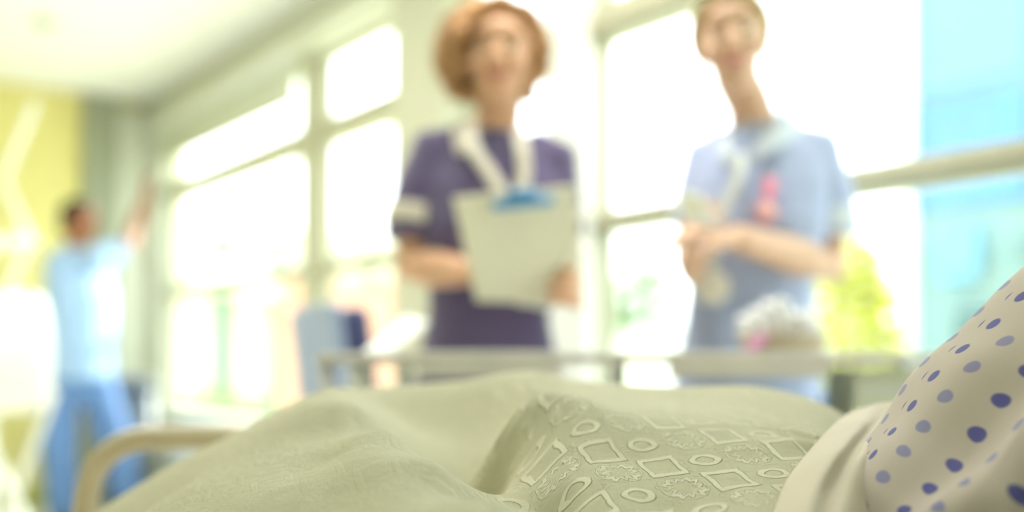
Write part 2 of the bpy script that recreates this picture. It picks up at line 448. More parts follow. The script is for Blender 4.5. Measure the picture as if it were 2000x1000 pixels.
def face_parts(root, c, R, s=1.0, brow=(96, 72, 52), lip=(190, 110, 104), smile=True, iris=(80, 70, 55)):
    def P(x, y, z): return V(c)+R @ (V((x, y, z))*s)
    for sx in (-1, 1):
        bm = bmesh.new(); ell(bm, P(sx*.030, -.070, .014), (.0130*s, .0120*s, .0072*s), R, 3); e = obj('eye', bm, mat('eye_white', (236, 234, 228), .25), root)
        bm = bmesh.new(); ell(bm, P(sx*.030, -.0800, .0135), (.0066*s, .0035*s, .0062*s), R, 2); obj('iris', bm, mat('iris_%d' % iris[0], iris, .2), e)
        bm = bmesh.new(); tube(bm, smoothpts([P(sx*.014, -.0885, .037), P(sx*.030, -.0895, .0405), P(sx*.047, -.077, .034)], 4), .0024*s, n=8); obj('eyebrow', bm, mat('brow_%d' % brow[0], brow, .9), root)
    bm = bmesh.new(); u = .006 if smile else 0
    tube(bm, smoothpts([P(-.026, -.080, -.045+u), P(-.012, -.0925, -.047), P(0, -.0955, -.0465), P(.012, -.0925, -.047), P(.026, -.080, -.045+u)], 4), [.003*s]*4+[.005*s]*9+[.003*s]*4, n=8)
    tube(bm, smoothpts([P(-.023, -.080, -.049+u), P(0, -.094, -.055), P(.023, -.080, -.049+u)], 5), [.003*s]*3+[.0055*s]*5+[.003*s]*3, n=8)
    obj('lips', bm, mat('lips_%d' % lip[0], lip, .45), root)

def hand(bm, w, d, n, side, curl=.5, spread=.06, s=1.0, thumb=.6, thumb_in=.35):
    """w wrist, d direction of the palm, n the way the palm faces, side=+1/-1 picks which edge the thumb leaves"""
    w = V(w); d = V(d).normalized(); n = V(n); n = (n-d*n.dot(d)).normalized(); t = d.cross(n).normalized()*side
    K = w+d*.088*s
    tube(bm, [w-d*.02*s, w+d*.01*s, w+d*.045*s, w+d*.082*s], [.026*s, .028*s, .038*s, .040*s], flat=[(1, .8), (1, .62), (1, .36), (1, .30)], up=n, n=18)
    L = (.070, .079, .073, .057)
    for i in range(4):
        o = (1.5-i)*.0215*s
        a = (1.5-i)*spread
        p = K+t*o-d*(.006*abs(1.2-i)*s); dd = (d*math.cos(a)+t*math.sin(a)).normalized()
        pts = [p-dd*.02*s, p]; nn = n.copy(); r = .0092*s*(1 if i < 3 else .86); cc = curl*(.85+.12*i)
        for j, f in enumerate((.45, .30, .25)):
            ang = cc*(.8, 1.0, .7)[j]
            ax = dd.cross(nn).normalized(); Q = Matrix.Rotation(ang, 3, ax)
            dd = (Q @ dd).normalized(); nn = (Q @ nn).normalized(); p = p+dd*L[i]*f*s; pts.append(p)
        tube(bm, pts, [r, r*1.05, r, r*.92, r*.8], n=10)
    p0 = w+d*.022*s+t*.024*s
    d1 = (d*math.cos(thumb)+t*math.sin(thumb)+n*thumb_in).normalized(); p1 = p0+d1*.040*s
    d2 = (d*1.0+t*.25+n*thumb_in*1.2).normalized(); p2 = p1+d2*.030*s; p3 = p2+(d2+n*.3).normalized()*.024*s
    tube(bm, [p0, p1, p2, p3], [.015*s, .0125*s, .0108*s, .0085*s], n=10)

def leg(bm, hip, knee, ankle, r=(.085, .058, .042)):
    h, k, a = V(hip), V(knee), V(ankle)
    tube(bm, [h, h.lerp(k, .5), k, k.lerp(a, .35), a], [r[0], r[0]*.85, r[1], r[1]*.98, r[2]], n=18)

def shoe(name, root, ankle, yaw, m, s=1.0):
    R = Matrix.Rotation(yaw, 3, 'Z'); a = V((ankle[0], ankle[1], 0)); bm = bmesh.new()
    rows = [(.055, .030, .055), (.03, .036, .075), (-.02, .036, .072), (-.08, .040, .052), (-.14, .043, .040), (-.18, .034, .032), (-.2, .016, .024)]
    R_ = []
    for y, hw, h in rows:
        R_.append([bm.verts.new(a+R @ V((hw*math.cos(t)*s, y*s, max(.004, (h*.5+h*.5*math.sin(t)))*s))) for t in [2*pi*k/14 for k in range(14)]])
    for p, q in zip(R_, R_[1:]):
        for k in range(14): bm.faces.new((p[k], p[(k+1) % 14], q[(k+1) % 14], q[k]))
    bm.faces.new(R_[0]); bm.faces.new(R_[-1][::-1])
    sh = obj('shoe', bm, m, root)
    bm = bmesh.new(); tube(bm, [a+R @ V((0, .055*s, .012)), a+R @ V((0, -.06*s, .012)), a+R @ V((0, -.18*s, .012))], [.034*s, .039*s, .034*s], flat=[(1, .3)]*3, n=16)
    obj('sole', bm, M_white, sh)

def RH(yaw, tilt=0, nod=0):     # yaw about Z, tilt sideways (about the face axis), nod forward
    return Matrix.Rotation(yaw, 3, 'Z') @ Matrix.Rotation(tilt, 3, 'Y') @ Matrix.Rotation(nod, 3, 'X')

# ---- nurse in the dark tunic
D1 = 2.18
S1 = skin_mat('nurse_warm_skin', (226, 178, 142))
n1 = thing('person', 'curly-haired person in a dark purple-blue short-sleeved tunic holding a cream clipboard', 'person')
def a1(px, py, d=0): return at(px, py, D1+d)
hc = a1(980, 122, 0); HR = RH(-.10, .06, .05)
bm = bmesh.new(); head(bm, hc, HR, 1.0)
nb = a1(968, 275, .03); pel = a1(955, 700, .03)
tube(bm, [hc+V((0, .02, -.06)), a1(975, 215, .03), a1(968, 262, .04), a1(965, 300, .045)], [.052, .052, .056, .07], n=18)
loft(bm, [(a1(965, 285, .03), .08, .055, 0), (a1(965, 320, .03), .15, .08, 0), (a1(962, 420, .02), .145, .09, 0), (a1(955, 560, .02), .115, .08, 0), (a1(955, 690, .03), .145, .095, 0), (a1(955, 790, .03), .14, .09, 0)])
shL, elL, wrL = a1(848, 304, .02), a1(806, 520, -.01), a1(922, 532, -.16)
shR, elR, wrR = a1(1080, 322, .02), a1(1098, 515, .0), a1(1108, 570, -.215)
tube(bm, [a1(900, 300, .03), shL, shL.lerp(elL, .5), elL, elL.lerp(wrL, .35), wrL], [.05, .052, .048, .044, .043, .027], n=16)
tube(bm, [a1(1040, 305, .03), shR, shR.lerp(elR, .5), elR, elR.lerp(wrR, .4), wrR], [.05, .050, .044, .040, .037, .026], n=16)
hand(bm, wrL, V((.97, -.05, .08)), V((-.05, -.9, .1)), 1, curl=.15, thumb=.5, thumb_in=.15)
hand(bm, wrR, V((.16, -1.0, .05)), V((-1, -.2, .0)), 1, curl=.95, thumb=.15, s=.96, thumb_in=-.05, spread=.0)
hipL, hipR = V((pel.x-.075, pel.y, .82)), V((pel.x+.075, pel.y, .82))
kL, kR = V((pel.x-.09, pel.y-.02, .50)), V((pel.x+.10, pel.y-.01, .50))
aL, aR = V((pel.x-.09, pel.y+.02, .08)), V((pel.x+.11, pel.y+.03, .08))
leg(bm, hipL, kL, aL); leg(bm, hipR, kR, aR)
fuse('body', bm, S1, n1, voxel=.005, smooth=3)
face_parts(n1, hc, HR, brow=(110, 76, 52))
# hair: short curls all round, wider at the sides
bm = bmesh.new(); rnd = random.Random(3)
ell(bm, hc+HR @ V((0, .055, .035)), (.108, .088, .105), HR, 4)
for k in range(430):
    q = V((rnd.gauss(0, 1), rnd.gauss(0, 1), rnd.gauss(0, 1))).normalized()
    p = V((q.x*.122-.026, q.y*.105+.040, q.z*.112+.024))
    if p.y < -.015 and abs(p.x+.004) < .080 and p.z < .100: continue
    if p.z < -.075 and abs(p.x) < .055: continue
    if p.z < -.075: p.x *= .93
    p *= rnd.uniform(.88, 1.04)
    ell(bm, hc+HR @ p, [rnd.uniform(.014, .024)]*3, None, 2)
for k in range(70):
    x = rnd.uniform(-.085, .078)
    ell(bm, hc+HR @ V((x, -.045+abs(x)*.3+rnd.uniform(-.01, .02), .112-abs(x)*.35+rnd.uniform(-.01, .015))), [rnd.uniform(.013, .020)]*3, None, 2)
fuse('hair', bm, mat('curly_brown_hair', (180, 136, 92), .8, var=.25, scale=18, bump=.8, bscale=60), n1, voxel=.006, smooth=1)
TUN = mat('dark_purple_tunic', (98, 87, 124), .8, var=.05, scale=6, sheen=.3, bump=.1, bscale=300)
bm = bmesh.new()
loft(bm, [(a1(966, 262, .03), .075, .055, 0), (a1(966, 280, .03), .10, .07, 0), (a1(966, 305, .03), .145, .09, 0), (a1(964, 370, .02), .172, .112, 0), (a1(962, 450, .0), .165, .122, 0), (a1(958, 540, .01), .140, .110, 0), (a1(955, 620, .02), .135, .105, 0), (a1(955, 680, .02), .150, .115, 0), (a1(955, 770, .02), .168, .125, 0)], n=40, power=2.3)
tube(bm, [a1(905, 292, .03), a1(848, 300, .02), shL.lerp(elL, .35)+V((-.01, 0, 0)), shL.lerp(elL, .78)+V((-.012, 0, 0))], [.055, .064, .068, .066], n=22, caps=False)
ell(bm, a1(850, 305, .02), (.062, .062, .055))
tube(bm, [a1(1030, 296, .03), a1(1084, 314, .02), shR.lerp(elR, .35), shR.lerp(elR, .72)], [.055, .058, .058, .055], n=22, caps=False)
ell(bm, a1(1083, 314, .02), (.055, .056, .05))
tu = fuse('tunic', bm, TUN, n1, voxel=.006, smooth=3, wrinkle=(.006, 7))
PIP = mat('cream_piping', (226, 218, 202), .7)
def cuff(root, parent, a, b, f0, f1, r, m):
    bm = bmesh.new(); d = b-a; tube(bm, [a+d*f0, a+d*f1], [r, r*.99], n=24, caps=False); obj('sleeve_cuff', bm, m, parent, bevel=.001)
cuff(n1, tu, shL+V((-.012, 0, 0)), elL+V((-.012, 0, 0)), .50, .66, .072, PIP); cuff(n1, tu, shR, elR, .50, .62, .0595, PIP)
def strip(name, parent, pts, wd, m, th=.003, up=V((0, -1, 0))):
    bm = bmesh.new(); P_ = smoothpts(pts, 5)
    tube(bm, P_, wd/2, n=12, caps=False, flat=[(1, th/wd)]*len(P_), up=up); return obj(name, bm, m, parent)
strip('lapel', tu, [a1(918, 245, -.055), a1(925, 290, -.098), a1(955, 335, -.112), a1(985, 385, -.122)], .030, PIP, .006)
strip('lapel', tu, [a1(1012, 252, -.055), a1(1020, 290, -.095), a1(1024, 340, -.112), a1(1015, 385, -.122)], .030, PIP, .006)
strip('collar', tu, [a1(902, 236, .03), a1(900, 262, -.02), a1(906, 298, -.066)], .034, PIP, .008)
TR = mat('dark_navy_trousers', (74, 80, 116), .8, var=.05)
bm = bmesh.new()
loft(bm, [((pel.x, pel.y, .78), .150, .10, 0), ((pel.x, pel.y, .86), .145, .10, 0), ((pel.x, pel.y, .92), .12, .09, 0)], n=30)
leg(bm, hipL, kL, aL+V((0, 0, .02)), (.105, .082, .072)); leg(bm, hipR, kR, aR+V((0, 0, .02)), (.105, .082, .072))
fuse('trousers', bm, TR, n1, voxel=.008, smooth=3, wrinkle=(.005, 6))
for an in (aL, aR): shoe('shoe', n1, an, 0, mat('black_shoe', (50, 50, 56), .4))
bm = bmesh.new(); e = hc+HR @ V((-.078, .0, -.040)); tube(bm, [e+V((.011*math.cos(t), 0, .011*math.sin(t))) for t in [k*pi/6 for k in range(12)]], .0018, n=6, caps=False); obj('earring', bm, mat('silver', (220, 220, 220), .15, .9), n1)
settle(n1)
# clipboard (held: its own thing)
t = thing('clipboard', 'cream clipboard with a blue clip held in front of the dark tunic', 'clipboard')
CB = [a1(884, 385, -.335), a1(1124, 362, -.335), a1(1136, 596, -.27), a1(930, 588, -.27)]
def slab(name, c4, th, m, parent, bevel=.0, inset=0):
    n = (c4[1]-c4[0]).cross(c4[3]-c4[0]).normalized()
    if n.y > 0: n = -n
    bm = bmesh.new(); ctr = sum(c4, V())/4
    f = [bm.verts.new(p+(ctr-p)*inset+n*(th/2)) for p in c4]; b = [bm.verts.new(p+(ctr-p)*inset-n*(th/2)) for p in c4]
    bm.faces.new(f); bm.faces.new(b[::-1])
    for k in range(4): bm.faces.new((f[k], b[k], b[(k+1) % 4], f[(k+1) % 4]))
    return obj(name, bm, m, parent, smooth=False, bevel=bevel), n
bo, bn = slab('board', CB, .006, mat('cream_board', (238, 232, 204), .6, var=.02), t, .002)
slab('paper', [p+bn*.005 for p in CB], .002, mat('cream_paper', (240, 236, 212), .7, var=.02), t, 0, .03)
slab('paper', [CB[2].lerp(CB[3], f)+V((0, -.006, dz)) for f, dz in ((.75, .05), (.2, .05), (.28, -.012), (.62, -.004))], .001, mat('white_sheet', (246, 246, 238), .7), t)
BL = mat('blue_clip', (92, 156, 206), .35)
cx0, cx1 = CB[0].lerp(CB[1], .34), CB[0].lerp(CB[1], .77)
bm = bmesh.new(); dn = (CB[3]-CB[0]).normalized()
tube(bm, [cx0+bn*.012+dn*.022, cx1+bn*.012+dn*.022], .015, n=16, flat=[(1, .6)]*2); tube(bm, [cx0.lerp(cx1, .3)+bn*.012+dn*.004, cx0.lerp(cx1, .7)+bn*.012+dn*.004], .015, n=16, flat=[(1, .6)]*2)
obj('clip', bm, BL, t); settle(t)

# ---- nurse in pale blue
D2 = 2.13
S2 = skin_mat('nurse_fair_skin', (226, 186, 156))
n2 = thing('person', 'person in a pale blue uniform with tied-back fair hair, hands together at the chest', 'person')
def a2(px, py, d=0): return at(px, py, D2+d)
hc = a2(1430, 92, 0); HR = RH(-.22, -.13, .08)
bm = bmesh.new(); head(bm, hc, HR, 1.0)
tube(bm, [hc+V((.012, .02, -.06)), a2(1462, 200, .03), a2(1474, 245, .04), a2(1480, 290, .045)], [.050, .050, .054, .07], n=18)
loft(bm, [(a2(1478, 275, .04), .08, .055, -.3), (a2(1480, 315, .04), .145, .08, -.3), (a2(1475, 420, .03), .13, .085, -.3), (a2(1470, 560, .03), .105, .08, -.3), (a2(1465, 700, .03), .14, .095, -.3), (a2(1465, 790, .03), .14, .09, -.3)])
shR, elR, wrR = a2(1592, 300, .0), a2(1618, 522, -.02), a2(1440, 466, -.21)
shL, elL, wrL = a2(1372, 310, .05), a2(1352, 500, .02), a2(1348, 520, -.16)
tube(bm, [a2(1530, 290, .03), shR, shR.lerp(elR, .5), elR, elR.lerp(wrR, .35), elR.lerp(wrR, .7), wrR], [.05, .050, .045, .043, .043, .034, .027], n=16)
tube(bm, [a2(1420, 300, .04), shL, shL.lerp(elL, .5), elL, elL.lerp(wrL, .4), wrL], [.05, .048, .042, .039, .036, .026], n=16)
hand(bm, wrR, V((-.95, -.15, .10)), V((.05, .25, -1)), 1, curl=.30, thumb=.6)
hand(bm, wrL, V((-.1, -.45, .55)), V((1, -.1, .1)), 1, curl=.7, thumb=.5)
px_, py_ = a2(1465, 700).x, D2+.03
hipL, hipR = V((px_-.075, py_, .80)), V((px_+.075, py_, .80)); kL, kR = V((px_-.09, py_-.02, .50)), V((px_+.09, py_-.03, .50)); aL, aR = V((px_-.10, py_+.02, .08)), V((px_+.10, py_, .08))
leg(bm, hipL, kL, aL); leg(bm, hipR, kR, aR)
fuse('body', bm, S2, n2, voxel=.005, smooth=3)
face_parts(n2, hc, HR, brow=(128, 104, 72), lip=(206, 124, 124))
bm = bmesh.new()
ell(bm, hc+HR @ V((0, .030, .045)), (.083, .094, .082), HR, 4); ell(bm, hc+HR @ V((0, .108, .050)), (.035, .032, .035), HR, 3)
for sx in (-1, 1): tube(bm, smoothpts([hc+HR @ V((sx*.01, -.064, .098)), hc+HR @ V((sx*.058, -.035, .075)), hc+HR @ V((sx*.076, .0, .040)), hc+HR @ V((sx*.074, .04, .01))], 4), .016, n=12)
for v in bm.verts:      # keep the face free
    q = HR.inverted() @ (v.co-hc)
    if q.y < -.045 and q.z < .085: v.co = hc+HR @ V((q.x, max(q.y, -.045), q.z))
fuse('hair', bm, mat('fair_brown_hair', (176, 150, 100), .6, var=.2, scale=30, bump=.4, bscale=120), n2, voxel=.005, smooth=2)
TB = mat('pale_blue_tunic', (178, 190, 224), .8, var=.05, scale=6, sheen=.3, bump=.1, bscale=300)
bm = bmesh.new()
loft(bm, [(a2(1480, 250, .04), .075, .055, -.3), (a2(1480, 275, .035), .12, .075, -.3), (a2(1480, 305, .03), .155, .095, -.3), (a2(1478, 360, .02), .160, .112, -.3), (a2(1474, 440, .0), .155, .120, -.3), (a2(1468, 540, .01), .135, .108, -.3), (a2(1462, 620, .02), .138, .108, -.3), (a2(1458, 690, .02), .150, .118, -.1), (a2(1456, 775, .02), .165, .125, 0), (a2(1456, 800, .02), .168, .127, 0)], n=40, power=2.3)
tube(bm, [a2(1530, 288, .03), a2(1590, 298, .0), shR.lerp(elR, .35)+V((.008, 0, 0)), shR.lerp(elR, .74)+V((.010, 0, 0))], [.055, .062, .064, .062], n=22, caps=False)
ell(bm, a2(1590, 300, .0), (.060, .062, .055))
tube(bm, [a2(1425, 292, .04), a2(1378, 312, .05), shL.lerp(elL, .35), shL.lerp(elL, .70)], [.055, .055, .054, .052], n=22, caps=False)
tu = fuse('tunic', bm, TB, n2, voxel=.006, smooth=3, wrinkle=(.006, 7))
PB = mat('light_blue_white_trim', (214, 222, 232), .7)
cuff(n2, tu, shR+V((.010, 0, 0)), elR+V((.010, 0, 0)), .52, .72, .0660, PB); cuff(n2, tu, shL, elL, .5, .66, .0560, PB)
# open collar: two pointed wings
for sx, pts in ((1, [a2(1528, 208, .03), a2(1545, 225, .02), a2(1580, 262, -.03), a2(1500, 300, -.10), a2(1452, 330, -.115), a2(1490, 262, -.06)]),
                (-1, [a2(1425, 235, .03), a2(1418, 262, -.04), a2(1400, 300, -.09), a2(1425, 330, -.12), a2(1448, 325, -.125), a2(1428, 285, -.085)])):
    bm = bmesh.new(); f = [bm.verts.new(p) for p in pts]; bm.faces.new(f)
    bmesh.ops.triangulate(bm, faces=bm.faces[:]); r_ = bmesh.ops.solidify(bm, geom=bm.faces[:], thickness=.005)
    obj('collar', bm, PB, tu)
strip('lanyard', n2, [a2(1450, 300, -.12), a2(1440, 350, -.145), a2(1405, 430, -.150), a2(1392, 530, -.140)], .020, mat('white_lanyard', (232, 234, 230), .6), .003)
bm = bmesh.new(); p = a2(1392, 562, -.135); tube(bm, [p+V((0, .004, 0)), p+V((0, -.004, 0))], .036, n=28, caps=False); obj('badge', bm, mat('cream_badge', (226, 220, 204), .5), n2, bevel=.002)
TR2 = mat('dark_blue_trousers', (66, 92, 150), .8, var=.05)
bm = bmesh.new()
loft(bm, [((px_, py_, .74), .150, .10, 0), ((px_, py_, .82), .145, .10, 0), ((px_, py_, .90), .12, .09, 0)], n=30)
leg(bm, hipL, kL, aL+V((0, 0, .02)), (.105, .082, .072)); leg(bm, hipR, kR, aR+V((0, 0, .02)), (.105, .082, .072))
fuse('trousers', bm, TR2, n2, voxel=.008, smooth=3, wrinkle=(.005, 6))
for an in (aL, aR): shoe('shoe', n2, an, 0, mat('black_shoe', (50, 50, 56), .4))
settle(n2)
# fob watch pinned to the chest
t = thing('fob_watch', 'pink fob watch pinned to the chest of the pale blue uniform', 'watch')
PK = mat('pink_silicone', (246, 150, 176), .4)
bm = bmesh.new(); tube(bm, [a2(1504, 350, -.116), a2(1504, 372, -.128)], .0130, n=16, flat=[(1, .4)]*2); tube(bm, [a2(1503, 370, -.127), a2(1499, 392, -.134)], .009, n=12, flat=[(1, .5)]*2); obj('strap', bm, PK, t)
p = a2(1497, 412, -.138); bm = bmesh.new(); tube(bm, [p+V((0, .006, 0)), p+V((0, -.006, 0))], .022, n=28, caps=False); obj('watch_case', bm, PK, t, bevel=.002)
bm = bmesh.new(); tube(bm, [p+V((0, -.005, 0)), p+V((0, -.0075, 0))], .0165, n=28, caps=False); obj('watch_face', bm, mat('pale_watch_face', (246, 206, 196), .3), t)
settle(t)
# white packet between the hands
t = thing('medicine_packet', 'white folded paper packet held in the hands of the nurse in pale blue', 'packet')
slab('packet', [a2(1322, 372, -.33), a2(1372, 380, -.33), a2(1398, 440, -.30), a2(1335, 432, -.30)], .008, mat('white_sheet', (246, 246, 238), .7), t, .002)
slab('flap', [a2(1330, 385, -.345), a2(1366, 390, -.345), a2(1382, 418, -.33), a2(1340, 414, -.33)], .002, mat('cream_paper', (240, 236, 212), .7), t, .0005)
settle(t)

# ---- man in blue reaching up at the far window
D3 = 5.30
S3 = skin_mat('man_brown_skin', (168, 112, 78))
n3 = thing('person', 'dark-haired person in a light blue tunic and blue trousers reaching up by the far window', 'person')
def a3(px, py, d=0): return at(px, py, D3+d)
hc = a3(158, 434, 0); HR = RH(1.15, -.05, -.12)
bm = bmesh.new(); head(bm, hc, HR, 1.0)
tube(bm, [hc+V((-.01, .0, -.06)), a3(150, 474), a3(148, 492)], [.054, .056, .07], n=16)
Y3 = 1.15
loft(bm, [(a3(150, 492), .08, .06, Y3), (a3(152, 510), .16, .09, Y3), (a3(155, 570), .15, .10, Y3), (a3(155, 660), .13, .095, Y3), (a3(150, 730), .145, .10, Y3), (a3(148, 775), .13, .09, Y3)])
shA, elA, wrA = a3(190, 510, -.13), a3(250, 480, .05), a3(284, 388, .30)
shB, elB, wrB = a3(125, 515, .15), a3(125, 610, .20), a3(165, 690, .22)
tube(bm, [a3(165, 508, -.06), shA, shA.lerp(elA, .5), elA, elA.lerp(wrA, .4), wrA], [.06, .055, .048, .043, .041, .029], n=14)
tube(bm, [a3(140, 508, .06), shB, shB.lerp(elB, .5), elB, elB.lerp(wrB, .4), wrB], [.06, .055, .048, .043, .041, .029], n=14)
hand(bm, wrA, V((.02, .12, 1)), V((.6, .6, 0)), 1, curl=.35); hand(bm, wrB, V((.3, .0, -.7)), V((.1, .8, -.2)), 1, curl=.5)
h1, k1_, f1 = V((a3(128, 740).x, D3-.05, .88)), V((a3(130, 880).x, D3-.10, .47)), V((a3(125, 1000).x, D3-.02, .08))
h2, k2_, f2 = V((a3(170, 740).x, D3+.04, .88)), V((a3(212, 870).x, D3+.05, .48)), V((a3(232, 990).x, D3+.14, .08))
leg(bm, h1, k1_, f1); leg(bm, h2, k2_, f2)
fuse('body', bm, S3, n3, voxel=.006, smooth=3)
face_parts(n3, hc, HR, brow=(40, 32, 28), lip=(130, 80, 70), smile=False, iris=(40, 30, 26))
bm = bmesh.new(); ell(bm, hc+HR @ V((0, .024, .052)), (.084, .098, .080), HR, 4); ell(bm, hc+HR @ V((0, .072, -.005)), (.070, .052, .07), HR, 4)
fuse('hair', bm, mat('short_black_hair', (26, 22, 22), .8, bump=.5, bscale=150), n3, voxel=.005, smooth=2)
TL = mat('light_blue_tunic', (162, 194, 232), .8, var=.04, scale=6, sheen=.3)
bm = bmesh.new()
loft(bm, [(a3(150, 484), .075, .06, Y3), (a3(151, 496), .13, .085, Y3), (a3(152, 515), .185, .11, Y3), (a3(157, 570), .19, .135, Y3), (a3(160, 650), .175, .14, Y3), (a3(156, 715), .175, .145, Y3), (a3(154, 742), .18, .15, Y3)], n=36, power=2.3)
tube(bm, [a3(160, 508, -.05), shA, shA.lerp(elA, .75)], [.07, .072, .068], n=20, caps=False); ell(bm, shA, (.07, .07, .065))
tube(bm, [a3(140, 508, .06), shB, shB.lerp(elB, .7)], [.07, .072, .07], n=20, caps=False); ell(bm, shB, (.07, .07, .065))
fuse('tunic', bm, TL, n3, voxel=.007, smooth=3, wrinkle=(.012, 5))
TJ = mat('mid_blue_trousers', (100, 136, 188), .8, var=.08, scale=6)
bm = bmesh.new(); loft(bm, [(a3(150, 730), .15, .12, Y3), (a3(150, 765), .165, .13, Y3), (a3(150, 790), .12, .11, Y3)], n=30)
leg(bm, h1, k1_, f1+V((0, 0, .02)), (.115, .090, .080)); leg(bm, h2, k2_, f2+V((0, 0, .02)), (.115, .090, .080))
fuse('trousers', bm, TJ, n3, voxel=.008, smooth=3, wrinkle=(.010, 6))
shoe('shoe', n3, f1, .9, mat('black_shoe', (50, 50, 56), .4)); shoe('shoe', n3, f2, 1.1, mat('black_shoe', (50, 50, 56), .4))
settle(n3)

# ------------------------------------------------------------ bed
M_tube = mat('beige_enamel_tube', (214, 200, 172), .35, var=.03, spec=.5)
M_steel = mat('grey_enamel', (204, 203, 198), .35, .1, var=.04)
bed = thing('hospital_bed', 'hospital bed with a beige curved tube side rail, under the pale green blanket', 'bed')
bm = bmesh.new()
for y in (.42, 1.24): box(bm, (.05, y, .44), (2.0, .05, .06))
for x in (-.92, -.3, .35, 1.02): box(bm, (x, .83, .44), (.05, .82, .05))
obj('frame', bm, M_steel, bed, smooth=False, bevel=.005)
for x in (-.85, .95):
    for y in (.42, 1.24):
        bm = bmesh.new(); tube(bm, [(x, y, .43), (x, y, .12)], .022, caps=False); l = obj('leg', bm, M_steel, bed)
        bm = bmesh.new(); tube(bm, [(x, y-.015, .06), (x, y+.015, .06)], .06, n=24, caps=False); box(bm, (x, y, .105), (.03, .06, .05)); obj('caster', bm, mat('dark_rubber', (70, 72, 76), .6), l)
def A(px, py): return at(px, py, 1.31)
bm = bmesh.new()
tube(bm, smoothpts([A(168, 1180), A(166, 1050), A(168, 985), A(182, 925), A(215, 883), A(262, 860), A(330, 855), A(520, 855), A(660, 855), A(700, 868), A(722, 905), A(728, 1000), A(728, 1180)], 6), .0165, n=20)
obj('side_rail', bm, M_tube, bed, label='beige curved tube side rail')
bm = bmesh.new()
box(bm, (-.98, .83, .62), (.03, .84, .36)); obj('footboard', bm, M_tube, bed, smooth=False, bevel=.012)
bm = bmesh.new(); box(bm, (1.12, .83, .80), (.03, .84, .62)); obj('headboard', bm, M_tube, bed, smooth=False, bevel=.012)
settle(bed)
# mattress: flat foot section and raised back section
bm = bmesh.new(); t = None
prof = [(-.94, .48, .62), (-.4, .48, .62), (.25, .48, .62), (.42, .50, .64), (.85, .80, .93), (1.02, .93, 1.05)]
for y0, y1 in ((.40, 1.26),):
    rows = []
    for x, zb, zt in prof: rows.append([bm.verts.new(c) for c in ((x, y0, zb), (x, y1, zb), (x, y1, zt), (x, y0, zt))])
    for a, b in zip(rows, rows[1:]):
        for k in range(4): bm.faces.new((a[k], a[(k+1) % 4], b[(k+1) % 4], b[k]))
    bm.faces.new(rows[0]); bm.faces.new(rows[-1][::-1])
tag(obj('mattress', bm, mat('mattress_cover', (228, 230, 220), .7), smooth=False, bevel=.02), 'pale mattress on the bed, beneath the green blanket and the spotted gown', 'mattress')
bm = bmesh.new()
ell(bm, (.93, .80, 1.12), (.19, .27, .07), Matrix.Rotation(-.75, 3, 'Y'), 4)
tag(obj('pillow', bm, mat('pillow_case', (242, 242, 236), .8, bump=.15, bscale=20)), 'white pillow behind the head of the person in the spotted gown', 'pillow')

# thin-plate interpolation of a height field through measured points
def tps(pts, reg=1e-5):
    P = np.array([[p.x, p.y] for p in pts]); Z = np.array([p.z for p in pts]); n = len(P)
    r = np.linalg.norm(P[:, None]-P[None], axis=2); K = r*r*np.log(r+1e-9)+np.eye(n)*reg
    Q = np.hstack([np.ones((n, 1)), P]); Mx = np.vstack([np.hstack([K, Q]), np.hstack([Q.T, np.zeros((3, 3))])])
    wt = np.linalg.solve(Mx, np.concatenate([Z, np.zeros(3)]))
    def f(x, y):
        sh = x.shape; q = np.stack([x.ravel(), y.ravel()], 1); r = np.linalg.norm(q[:, None]-P[None], axis=2)
        return (r*r*np.log(r+1e-9) @ wt[:n]+wt[n]+q @ wt[n+1:]).reshape(sh)
    return f

B = [  # far ridge crest (px, py, depth)
 (575, 800, 1.12), (650, 757, 1.10), (750, 755, 1.15), (850, 748, 1.18), (950, 741, 1.19), (1050, 733, 1.20), (1110, 755, 1.19), (1250, 765, 1.15), (1400, 764, 1.12), (1480, 760, 1.10), (1560, 780, 1.08), (1640, 806, 1.05),
 # near cone and its ridge towards the camera
 (638, 757, 1.00), (692, 793, .8875), (760, 843, .775), (851, 908, .6625), (950, 978, .5725), (1010, 1050, .52),
 (600, 850, .85), (560, 950, .69), (640, 900, .75), (720, 955, .645), (800, 1010, .57), (480, 960, .72), (420, 1000, .70),
 (600, 782, 1.0), (540, 815, .97), (480, 856, .93), (400, 920, .88), (320, 980, .82), (260, 1020, .80),
 # valley
 (870, 898, .98), (915, 975, .90), (955, 1015, .82), (1040, 1110, .66), (1018, 900, .80), (1003, 955, .75), (900, 846, 1.06), (820, 835, 1.07), (760, 800, 1.09), (1000, 830, 1.04), (1060, 795, 1.02),
 # hump over the thigh
 (968, 862, .85), (1003, 826, .84), (1042, 797, .83), (1090, 778, .83), (1150, 781, .84), (1200, 797, .86), (1300, 800, .88), (1400, 815, .86), (1500, 833, .84), (1580, 852, .80),
 (1200, 775, 1.02), (1350, 785, 1.0), (1500, 793, .98),
 (1100, 850, .78), (1215, 900, .74), (1320, 940, .70), (1440, 975, .66), (1100, 950, .70), (1050, 900, .76), (1150, 1000, .66), (1300, 1010, .65), (1500, 905, .73), (1560, 885, .75), (1500, 1010, .62)]
pts = [at(*b) for b in B]
pts += [V(p) for p in ((-.38, 1.10, .787), (-.46, 1.10, .737), (-.40, .95, .72), (-.37, .84, .69), (-.46, .85, .64), (-.55, 1.10, .68), (-.70, 1.0, .64), (-.9, .9, .63), (-.9, .5, .63), (-.9, 1.2, .63), (-.5, .5, .64),
     (-.22, .5, .70), (0, .42, .72), (.2, .42, .70), (.5, .45, .66), (.48, .80, .66), (.50, 1.0, .66), (.6, 1.15, .64), (.42, .62, .72))]
pts += [V((x, 1.30, z)) for x, z in ((-.6, .64), (-.4, .70), (-.2, .74), (0, .76), (.2, .74), (.4, .68), (.6, .63))]
fB = tps(pts, 4e-5)
